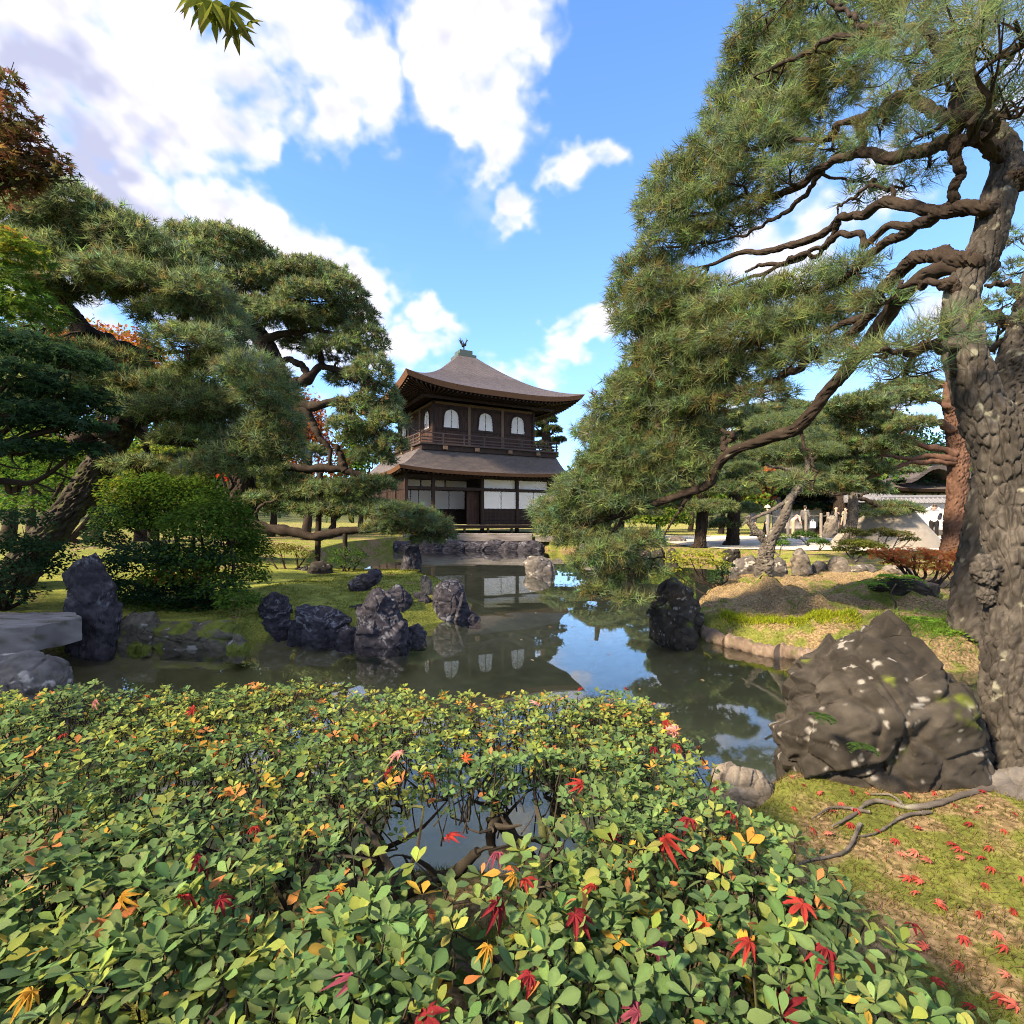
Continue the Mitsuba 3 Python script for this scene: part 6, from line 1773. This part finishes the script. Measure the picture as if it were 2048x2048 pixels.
mossy = lambda t: (lambda p: meshkit.fbm(np.column_stack([p * 1.7, p[:, 0] * 0]), 4, 7) > t)
MOSS = [(.085, .115, .020), (.12, .145, .028), (.15, .165, .035), (.11, .085, .04)]
near_pts = scatter(330000, -2.6, 3.4, .35, 3.3, mossy(.36))
w_ = 1 / np.maximum(.6, np.hypot(near_pts[:, 0], near_pts[:, 1])) ** 1.1
near_pts = near_pts[rng.random(len(near_pts)) < w_ / w_.max() * 1.25]
sward('moss_carpet', 'green and brown moss on the near bank under the hedge', near_pts, .026, .0042, MOSS, 1.0)
lt = scatter(9000, .4, 3.3, .5, 3.2)
a_ = rng.uniform(0, 6.28, len(lt))
z_ = ground(lt[:, 0], lt[:, 1]) + .006
t_ = np.column_stack([np.cos(a_), np.sin(a_), rng.normal(size=len(lt)) * .12]) * rng.uniform(.03, .07, len(lt))[:, None]
b_ = np.column_stack([lt, z_])
s_ = np.column_stack([-np.sin(a_), np.cos(a_), a_ * 0]) * .0011
put('needle_litter', (np.stack([b_ - s_, b_ + s_, b_ + t_], 1).reshape(-1, 3), np.arange(3 * len(lt)).reshape(-1, 3)), 'broad_leaf', color=np.repeat(jitter_col([(.24, .15, .08), (.30, .20, .11), (.16, .10, .06)], len(lt), .2, rng), 3, axis=0), stuff=True, label='brown fallen pine needles on the near moss')
labels['needle_litter']['category'] = 'needles'
sward('moss_bank', 'bright yellow green moss along the edge of the mound', np.vstack([np.column_stack([np.linspace(2.75, 4.0, 5200) + rng.normal(size=5200) * .03, np.interp(np.linspace(2.75, 4.0, 5200), [2.75, 3.4, 4.0], [6.65, 6.15, 5.95]) + rng.normal(size=5200) * .075])]), .07, .011, [(.27, .33, .025), (.34, .37, .035), (.20, .27, .02)], .7)
mp = scatter(22000, 2.3, 8, 5.9, 11, mossy(.47))
sward('moss_mound', 'patchy moss and dry grass on the mound', mp, .035, .010, [(.14, .14, .04), (.22, .18, .08), (.12, .13, .03), (.24, .17, .09)], 1.2)
lp = scatter(26000, -4.2, -.6, 6.6, 12.6, mossy(.36))
sward('moss_lawn', 'yellow green moss on the bank between the blue rocks', lp, .035, .011, [(.13, .155, .024), (.17, .185, .032), (.10, .12, .02)], 1.0)
gp = np.column_stack([rng.normal(size=2600) * .5 + 4.9, rng.normal(size=2600) * .22 + 5.75])
gp = gp[~shapely.contains_xy(POND, gp[:, 0], gp[:, 1])]
sward('grass_tuft', 'bright green grass and weeds at the water behind the craggy rock', gp, .13, .010, [(.12, .22, .03), (.09, .18, .03), (.16, .22, .05)], 1.1, 'grass')


def fern(label, at, n, L, cols, seed):
    r = np.random.default_rng(seed)
    key = thing('fern', label, 'fern')
    for i in range(n):
        a = 2 * np.pi * i / n + r.normal() * .3
        d = np.array([math.cos(a), math.sin(a), 0])
        s = np.linspace(0, 1, 9)
        rib = at + d * (s * L)[:, None] + np.array([0, 0, 1.]) * (L * (.75 * s - .95 * s ** 2))[:, None]
        pos, dirs = [], []
        sd = np.cross(d, [0, 0, 1.])
        for q in range(1, 9):
            for sg in (-1, 1):
                pos.append(rib[q])
                dirs.append(sd * sg + d * .5)
        sz = np.repeat(L * (.27 if L > .1 else .15) * np.sin(np.pi * (np.arange(1, 9) / 9) ** .7) + .02, 2)
        v, f, c = leaves(DIAMOND, np.array(pos), np.array(dirs), np.tile([0, 0, 1.], (16, 1)) + r.normal(size=(16, 3)) * .15, sz, jitter_col(cols, 16, .15, r), r)
        rv_, rf_ = tube(rib, np.linspace(.012, .004, 9) * L, 4)
        part(key, 'frond', join([(v, f), (rv_, rf_)]), 'broad_leaf', color=np.vstack([c, np.tile(np.array(cols[0]), (len(rv_), 1))]))


FG = [(.15, .31, .04), (.19, .36, .05)]
fern('bright green fern growing on the dark mossy rock', P(897, 579, 7.2), 11, .34, FG, 1)
fern('small fern below the fern rock', P(872, 585, 7.1), 7, .2, FG, 2)
fern('fern among the weeds left of the pine trunk', P(948, 632, 5.7), 9, .30, FG, 3)
fern('low fern at the far side of the weeds', P(925, 622, 6.0), 8, .26, FG, 4)
fern('small dark fern in a crevice of the craggy rock, left', P(821, 717, 2.27), 5, .05, [(.05, .10, .03)], 5)
fern('small dark fern in a crevice of the craggy rock, right', P(862, 748, 2.22), 5, .055, [(.05, .10, .03)], 6)

MRED = [(.40, .07, .06), (.46, .12, .10), (.32, .05, .05), (.44, .16, .13)]
_ml = {}


def maple_leaf(label, at, nrm, size, col, group, ang):
    k = num('maple_leaf')
    labels[k] = {'label': label, 'category': 'leaf', 'group': group}
    d = np.array([[math.cos(ang), math.sin(ang), 0.1 * math.sin(3 * ang)]])
    nrm = np.asarray(nrm, float)[None]
    d = d - nrm * (d * nrm).sum()
    t = maple_template(.25 + .9 * abs(math.sin(ang * 7)))
    v, f, c = leaves(t, np.asarray(at, float)[None], d, nrm, size, np.asarray([col]), rng)
    c = np.clip(c * (1 + .22 * rng.normal(size=(len(c), 1))), .01, .9)
    put(k, (v, f), 'broad_leaf', color=c)


gl = [(1285, 510), (1215, 620), (1240, 590), (1295, 615), (1435, 590), (1545, 545), (1785, 560), (1770, 610), (1760, 630), (1735, 680), (1530, 700), (1385, 705), (1195, 710), (1275, 675), (1445, 745), (1525, 790), (1465, 795), (1570, 830), (1690, 775), (1700, 820), (1775, 810),
      (1805, 770), (1810, 850), (1515, 895), (1530, 945), (1605, 985), (1765, 1015), (1885, 1015), (1835, 1100), (1865, 1170), (1870, 1265), (1845, 1350), (1920, 895), (1255, 1330), (1280, 545), (1100, 520), (1050, 490), (1415, 520), (1665, 765), (1720, 790), (1500, 880), (1545, 900), (1620, 1000), (1690, 1240), (1130, 690), (1060, 610), (1230, 1160), (1560, 1170), (1590, 560), (1340, 560), (1165, 560), (1490, 570), (1670, 600), (1780, 900), (1850, 700), (1895, 640), (1700, 1120), (1600, 1300), (1740, 1380), (1900, 1400)]
for (x, y) in gl:
    u, v = 512 + x * .265, 650 + y * .265
    p = g_hit(u, v)
    p[2] += .016
    maple_leaf('small red maple leaf lying on the moss below the craggy rock', p, nz(np.array([rng.normal() * .25, rng.normal() * .25 - .15, 1])), rng.uniform(.022, .034), np.array(MRED[rng.integers(4)]) * rng.uniform(.8, 1.25), 'red maple leaves fallen on the moss', rng.uniform(0, 6.28))

# small leaves floating on the pond
fl = [(470, 575), (485, 580), (455, 590), (510, 592), (440, 577), (553, 603), (535, 613), (548, 627), (570, 627), (505, 603), (560, 582), (578, 584), (483, 605), (600, 600), (520, 640), (610, 655), (640, 690), (560, 560), (500, 566), (590, 640), (700, 680), (530, 660)]
for (u, v) in fl:
    d = EYE * F / (v - VH)
    p = P(u, v, d)
    p[2] = .004
    k = num('floating_leaf')
    labels[k] = {'label': 'small fallen leaf floating on the open pond', 'category': 'leaf', 'group': 'leaves floating on the pond'}
    a = rng.uniform(0, 6.28)
    vv, ff, c = leaves(OBOVATE, p[None], np.array([[math.cos(a), math.sin(a), 0]]), np.array([[0, 0, 1.]]), .0045 * d + .02, jitter_col([(.40, .33, .24), (.45, .30, .14), (.30, .16, .08)], 1, .1, rng), rng)
    put(k, (vv, ff), 'broad_leaf', color=c)

# fallen branches behind the craggy rock
for i_, (lb, pts, r, m_) in enumerate([('pale bare stick standing on the mound', [(893, 616), (896, 604), (891, 594), (896, 584)], .013, 'bark_grey'), ('fallen branch lying at the water left of the pine trunk', [(905, 628), (930, 650), (952, 668), (976, 675)], .03, 'bark_grey'), ('thin forked branch leaning over the water behind the craggy rock', [(940, 660), (952, 645), (968, 636)], .014, 'bark_grey')]):
    d = 6.0 if i_ in (1, 2) else (6.9 if i_ == 0 else 9.2)
    w = np.array([P(u, v, d - .15 * j) for j, (u, v) in enumerate(pts)])
    k = num('fallen_branch')
    labels[k] = {'label': lb, 'category': 'branch'}
    put(k, tube(spline(w, 24), np.linspace(r, r * .6, 24), 8, rough=.3, seed=i_), m_, smooth=50)

# ------------------------------------------------------------------ azalea hedge in the foreground
def hedge_top(x, y):
    q = np.stack([x, y, np.zeros_like(x)], -1)
    h = .905 + .13 * (meshkit.fbm(q * 2.6, 3, 6) - .5) + .05 * (meshkit.fbm(q * 8, 2, 8) - .5)
    edge = .57 + .06 * sstep(1.2, .85, y) + .10 * (meshkit.noise(np.stack([y * 6, y * 0, y * 0], -1), 3) - .5)              # right border
    h = h - .34 * sstep(-.14, .30, x - edge) * 1.0
    h = h - .10 * sstep(.95, .35, y) - .05 * sstep(1.75, 2.1, y)
    return h


HOLES = [(-.13, 1.11, .25, .20), (.08, 1.28, .16, .10), (-.06, .77, .085, .05), (-1.25, 1.30, .14, .03)]
hedge_rng = np.random.default_rng(501)


def build_hedge():
    rng = hedge_rng
    key = thing('azalea_hedge', 'low clipped azalea hedge with green, yellow and orange leaves along the near bank', 'hedge')
    # shoots: where they end, how deep below the top they sit
    n = 18500
    x, y = rng.uniform(-2.75, 1.15, n), rng.uniform(.36, 2.05, n)
    dep = rng.random(n) ** 2.0 * .15
    ok = (x > -1.18 * y - .35) & (x < 1.12 * y + .3)
    edge = .57 + .06 * sstep(1.2, .85, y) + .10 * (meshkit.noise(np.stack([y * 6, y * 0, y * 0], -1), 3) - .5)
    ok &= x < edge + rng.normal(size=n) * .09 + .32 * (y < 1.2) * (rng.random(n) < .14)
    ok &= rng.random(n) < np.clip(1.3 - .9 * sstep(-.2, .06, x - edge), .2, 1)
    for hx_, hy_, rx, ry in HOLES:
        ok &= ((x - hx_) / rx) ** 2 + ((y - hy_) / ry) ** 2 > 1 + .25 * rng.normal(size=n)
    far = 2.0 + .06 * np.sin(x * 5)
    ok &= y < far
    clump = meshkit.fbm(np.stack([x * 7, y * 7, x * 0], -1), 3, 17)
    ok &= clump > .26
    x, y, dep = x[ok], y[ok], dep[ok]
    z = hedge_top(x, y) - dep + rng.normal(size=len(x)) * .012
    # lower front side
    m = 700
    xf, yf = rng.uniform(-1.0, 1.0, m), rng.uniform(.42, .85, m)
    zf = hedge_top(xf, yf) - rng.uniform(.1, .42, m)
    okf = np.ones(m, bool)
    for hx_, hy_, rx, ry in HOLES:
        okf &= ((xf - hx_) / (rx * 1.6)) ** 2 + ((yf - hy_) / (ry * 2.6)) ** 2 > 1
    x, y, z = np.concatenate([x, xf[okf]]), np.concatenate([y, yf[okf]]), np.concatenate([z, zf[okf]])
    tips = np.stack([x, y, z], -1)
    # colour families by place
    cn = meshkit.fbm(tips * [3.2, 3.2, 1], 3, 23)
    cm = meshkit.fbm(tips * [9, 9, 3] + 5, 2, 29)
    green = np.array([(.120, .200, .078), (.105, .175, .070), (.145, .220, .082), (.088, .155, .072)])
    yg = np.array([(.215, .275, .068), (.26, .30, .08), (.185, .25, .072)])
    org = np.array([(.44, .26, .05), (.52, .24, .08), (.46, .32, .06), (.42, .17, .07)])
    P_, D_, N_, S_, C_ = [], [], [], [], []
    stalks = []
    for i in range(len(tips)):
        k = rng.integers(4, 7)
        ax = nz(np.array([rng.normal() * .28, rng.normal() * .28, 1]))
        a0 = rng.uniform(0, 6.28)
        f = 1.0 + .35 * (y[i] < 1.0) - .12 * (y[i] > 1.5)
        s = .0218 * f * rng.uniform(.75, 1.2)
        yellowish = .18 + .55 * sstep(1.15, 1.9, y[i]) * (1 if x[i] > -1.2 else .7)
        orange = .02 + .34 * sstep(.62, .72, cn[i]) * (y[i] > 1.0) + .10 * (abs(x[i] - .15) < .5) * sstep(1.45, 1.8, y[i])
        r = rng.random()
        fam = org if r < orange else (yg if r < orange + yellowish * (cm[i] > .42) else green)
        base = fam[rng.integers(len(fam))]
        e1 = nz(np.cross(ax, [1, 0, .2]))
        e2 = np.cross(ax, e1)
        for j in range(k):
            a = a0 + 2 * np.pi * j / k + rng.normal() * .22
            inner = j >= 4
            el = rng.uniform(.15, .55) + (.5 if inner else 0)
            d = (e1 * math.cos(a) + e2 * math.sin(a)) * math.cos(el) + ax * math.sin(el)
            nn = ax * math.cos(el) - (e1 * math.cos(a) + e2 * math.sin(a)) * math.sin(el)
            P_.append(tips[i] + d * s * .1)
            D_.append(d)
            N_.append(nn + rng.normal(size=3) * .18)
            S_.append(s * rng.uniform(.75, 1.15) * (.7 if inner else 1) * 1.15)
            c = base * (1 + .16 * rng.normal())
            if fam is not org and rng.random() < .02:
                c = org[rng.integers(4)]
            C_.append(np.clip(c * (1 + .06 * rng.normal(size=3)), .01, .8))
        g = tips[i] - ax * rng.uniform(.05, .11) + np.array([rng.normal() * .02, rng.normal() * .02, 0])
        stalks.append((g, tips[i]))
    P_, D_, N_, S_, C_ = map(np.array, (P_, D_, N_, S_, C_))
    # the 300 nearest leaves in view are leaves of their own
    dist = P_[:, 1]
    u, v = 512 + P_[:, 0] / P_[:, 1] * F, VH + (EYE - P_[:, 2]) / P_[:, 1] * F
    inview = (u > 4) & (u < 1020) & (v > 4) & (v < 1016) & (P_[:, 2] > hedge_top(P_[:, 0], P_[:, 1]) - .05)
    order = np.argsort(np.where(inview, -S_ / dist, 1e9))[:300]
    rest = np.ones(len(P_), bool)
    rest[order] = False
    for i in order:
        vv, ff, c = leaves(LEAF, P_[i:i + 1], D_[i:i + 1], N_[i:i + 1], S_[i:i + 1], C_[i:i + 1], rng)
        c[[2, 5, 8, 11]] *= 1.22
        c[[7, 9, 10, 12, 13, 14, 15]] *= rng.uniform(.85, 1.05)
        part(key, 'leaf', (vv, ff), 'azalea_leaf', smooth=True, color=c)
    fo = Foliage()
    for t_, nearm in ((LEAF, rest & (dist < .75)), (OBOVATE, rest & (dist >= .75) & (dist < 1.0))):
        fo.add(*leaves(t_, P_[nearm], D_[nearm], N_[nearm], S_[nearm], C_[nearm], rng))
    farm = rest & (dist >= 1.0)
    fo.add(*leaves(FOLD, P_[farm], D_[farm], N_[farm], S_[farm], C_[farm], rng))
    put(key + '__foliage', (np.vstack(fo.v), np.vstack(fo.f)), 'azalea_leaf', smooth=True, color=np.vstack(fo.c), stuff=True)
    # gnarled stems
    tw = []
    bases = [(-.30, 1.36), (.10, 1.30), (-.02, 1.0), (-.95, 1.25), (-1.05, .85), (-.55, .85), (.38, 1.18), (.45, .85), (-1.7, 1.55), (.05, .68)]
    hubs = []
    for b, (bx, by) in enumerate(bases):
        base = np.array([bx, by, gz(bx, by) - .05])
        r0 = .036 if b < 3 else (.028 if b < 5 else .020)
        top0 = base + np.array([rng.normal() * .06, rng.normal() * .06, .22 + .05 * rng.random()])
        s = spline([base, (base + top0) / 2 + rng.normal(size=3) * .03, top0], 14)
        part(key, 'stem', tube(s, np.linspace(r0 * 1.15, r0 * .9, 14), 10, rough=.5, seed=b), 'bark_moss', smooth=50)
        for k in range(5):
            a = 2 * np.pi * k / 5 + rng.normal() * .4
            e = top0 + np.array([math.cos(a), math.sin(a), 0]) * rng.uniform(.12, .36)
            e[2] = .905 - rng.uniform(.12, .2)
            e[0] = min(e[0], .50 - .1 * rng.random())
            m1 = top0 + (e - top0) * .35 + rng.normal(size=3) * .045
            m2 = top0 + (e - top0) * .7 + rng.normal(size=3) * .04
            s = spline([top0 - [0, 0, .02], m1, m2, e], 18)
            part(key, 'branch', tube(s, np.linspace(r0 * .75, r0 * .28, 18), 8, rough=.5, seed=k), 'bark_moss', smooth=50)
            hubs += [s[8], s[12], s[17]]
            for q in range(3):
                e2 = s[rng.integers(8, 18)]
                e3 = e2 + np.array([rng.normal() * .1, rng.normal() * .1, rng.uniform(.05, .12)])
                tw.append(tube(spline([e2, (e2 + e3) / 2 + rng.normal(size=3) * .015, e3], 6), np.linspace(r0 * .25, .0022, 6), 5))
                hubs.append(e3)
    hubs = np.array(hubs)
    tr = cKDTree(hubs)
    for i in range(0, len(stalks), 2):
        g, t = stalks[i]
        tw.append(tube(np.array([g, (g + t) / 2 + rng.normal(size=3) * .004, t]), [.0022, .0018, .0013], 4, cap=False))
        if i % 8 == 0:
            dd, j = tr.query(g)
            if dd < .12:
                h = hubs[j]
                tw.append(tube(spline([h, (h + g) / 2 + rng.normal(size=3) * .02, g], 5), [.004, .0036, .003, .0026, .0022], 4, cap=False))
    part(key, 'twigs', join(tw), 'bark_moss', stuff=True)


build_hedge()

hl = [(365, 1338, 0, .030), (540, 1365, 0, .022), (525, 1418, 1, .022), (640, 1672, 3, .018), (375, 1615, 2, .040), (345, 1688, 0, .030), (415, 1697, 2, .026), (632, 1680, 0, .034), (670, 1850, 4, .034), (805, 1912, 2, .040), (755, 1420, 1, .034), (735, 1452, 2, .030), (810, 1460, 5, .032), (876, 1432, 5, .026), (845, 1580, 0, .034),
      (1098, 1480, 0, .030), (1012, 1328, 1, .034), (1095, 1300, 0, .020), (1255, 1360, 0, .026), (1232, 1410, 2, .030), (1275, 1405, 0, .026), (1435, 1525, 1, .042), (1380, 1535, 0, .028), (1300, 1545, 2, .032), (1255, 1580, 0, .038), (1150, 1582, 2, .032), (1515, 1705, 0, .036), (1655, 1685, 2, .032), (1720, 1742, 2, .032), (1415, 1778, 0, .030),
      (1235, 1785, 4, .036), (1085, 1725, 2, .034), (1122, 1672, 0, .024), (937, 1702, 2, .034), (965, 1640, 5, .024), (990, 1655, 0, .022), (940, 1608, 4, .026), (1480, 1905, 2, .036), (1560, 1790, 2, .034), (500, 1297, 0, .018), (275, 1312, 5, .022), (120, 1385, 0, .020), (1180, 1300, 2, .018), (1100, 1330, 5, .022), (420, 1500, 3, .020), (590, 1570, 3, .020),
      (480, 1560, 0, .020), (180, 1322, 1, .026), (970, 1650, 3, .020), (1330, 1740, 5, .026), (1000, 1840, 2, .026), (230, 1690, 3, .022), (1205, 1910, 4, .030), (920, 1785, 3, .022), (60, 1870, 3, .024), (1190, 1630, 5, .022)]
HC = [((.33, .045, .04), 'red'), ((.58, .27, .26), 'pale pink'), ((.20, .026, .035), 'dark red'), ((.50, .29, .05), 'yellow orange'), ((.24, .06, .10), 'purple red'), ((.60, .13, .05), 'orange red')]
ORD = 'first second third fourth fifth sixth seventh eighth ninth tenth eleventh twelfth thirteenth fourteenth fifteenth sixteenth seventeenth eighteenth nineteenth twentieth'.split()
for i_, (x, y, c_, s_) in enumerate(hl):
    u, v = x * .53, y * .53
    n_ = sum(1 for q in hl if q[2] == c_ and (q[0], q[1]) < (x, y))
    d = .7 / max((v - VH) / F, .1)
    for _ in range(6):
        p = P(u, v, d)
        d = (EYE - float(hedge_top(np.array([p[0]]), np.array([p[1]]))[0]) - .016) * F / (v - VH)
    p = P(u, v, d)
    t = hedge_rng
    over = p[0] - (.56 + .06 * float(sstep(1.2, .85, p[1])))
    if over > 0 and p[1] > 1.2:
        p[0] -= over + .04
        p[2] = float(hedge_top(p[:1], p[1:2])[0]) + .014
    maple_leaf(f'{HC[c_][1]} maple leaf on the azalea hedge, {ORD[n_]} of its colour from the left', p, nz(np.array([t.normal() * .45, t.normal() * .4 - .35, 1])), s_ * t.uniform(.98, 1.18), np.array(HC[c_][0]) * t.uniform(.85, 1.15), f'{HC[c_][1]} maple leaves on the hedge', t.uniform(0, 6.28))

# ------------------------------------------------------------------ maple sprig hanging into the top of the view
key = thing('maple_sprig', 'sprig of green maple leaves hanging into the sky at the top', 'maple sprig')
rng = np.random.default_rng(601)
tp = [P(u, v, 1.5) for u, v in [(196, -90), (202, -40), (210, -10), (222, 6), (236, 20), (248, 32)]]
part(key, 'twig', tube(spline(tp, 20), np.linspace(.004, .0012, 20), 6), 'bark_dark')
for (u, v, ang, s) in [(198, -4, 255, .095), (212, 2, 262, .11), (222, 10, 280, .10), (206, 10, 258, .085), (230, 8, 305, .095), (216, 16, 272, .08), (246, 26, 310, .075), (237, 30, 278, .085), (200, 4, 235, .075), (226, 20, 290, .07)]:
    a = math.radians(ang)
    d_ = np.array([[math.cos(a), rng.normal() * .35, math.sin(a)]])
    n_ = nz(np.array([[rng.normal() * .35, -1.0, .45 + rng.normal() * .25]]))
    d_ = d_ - n_ * (d_ * n_).sum()
    vv, ff, c = leaves(maple_template(.35), P(u, v, 1.5 + rng.normal() * .03)[None], d_, n_, s * .95, np.array([(.14, .17, .03)]) * rng.uniform(.7, 1.2), rng)
    rr = np.linalg.norm(vv - vv[0], axis=1) / s
    c = np.where((rr > .72)[:, None], c * .5 + np.array([.16, .06, .05]) * .5, c)
    part(key, 'leaf', (vv, ff), 'broad_leaf', color=np.clip(c, .01, .9))

if __name__ == '__main__':
    print('triangles', sum(len(x[1]) for x in meshkit.WRITTEN.values()))
    for k_, d_ in sorted(((k_, len(meshkit.WRITTEN[d_['filename']][1])) for k_, d_ in scene.items() if isinstance(d_, dict) and d_.get('type') == 'ply'), key=lambda x: -x[1])[:24]:
        print(k_, d_)
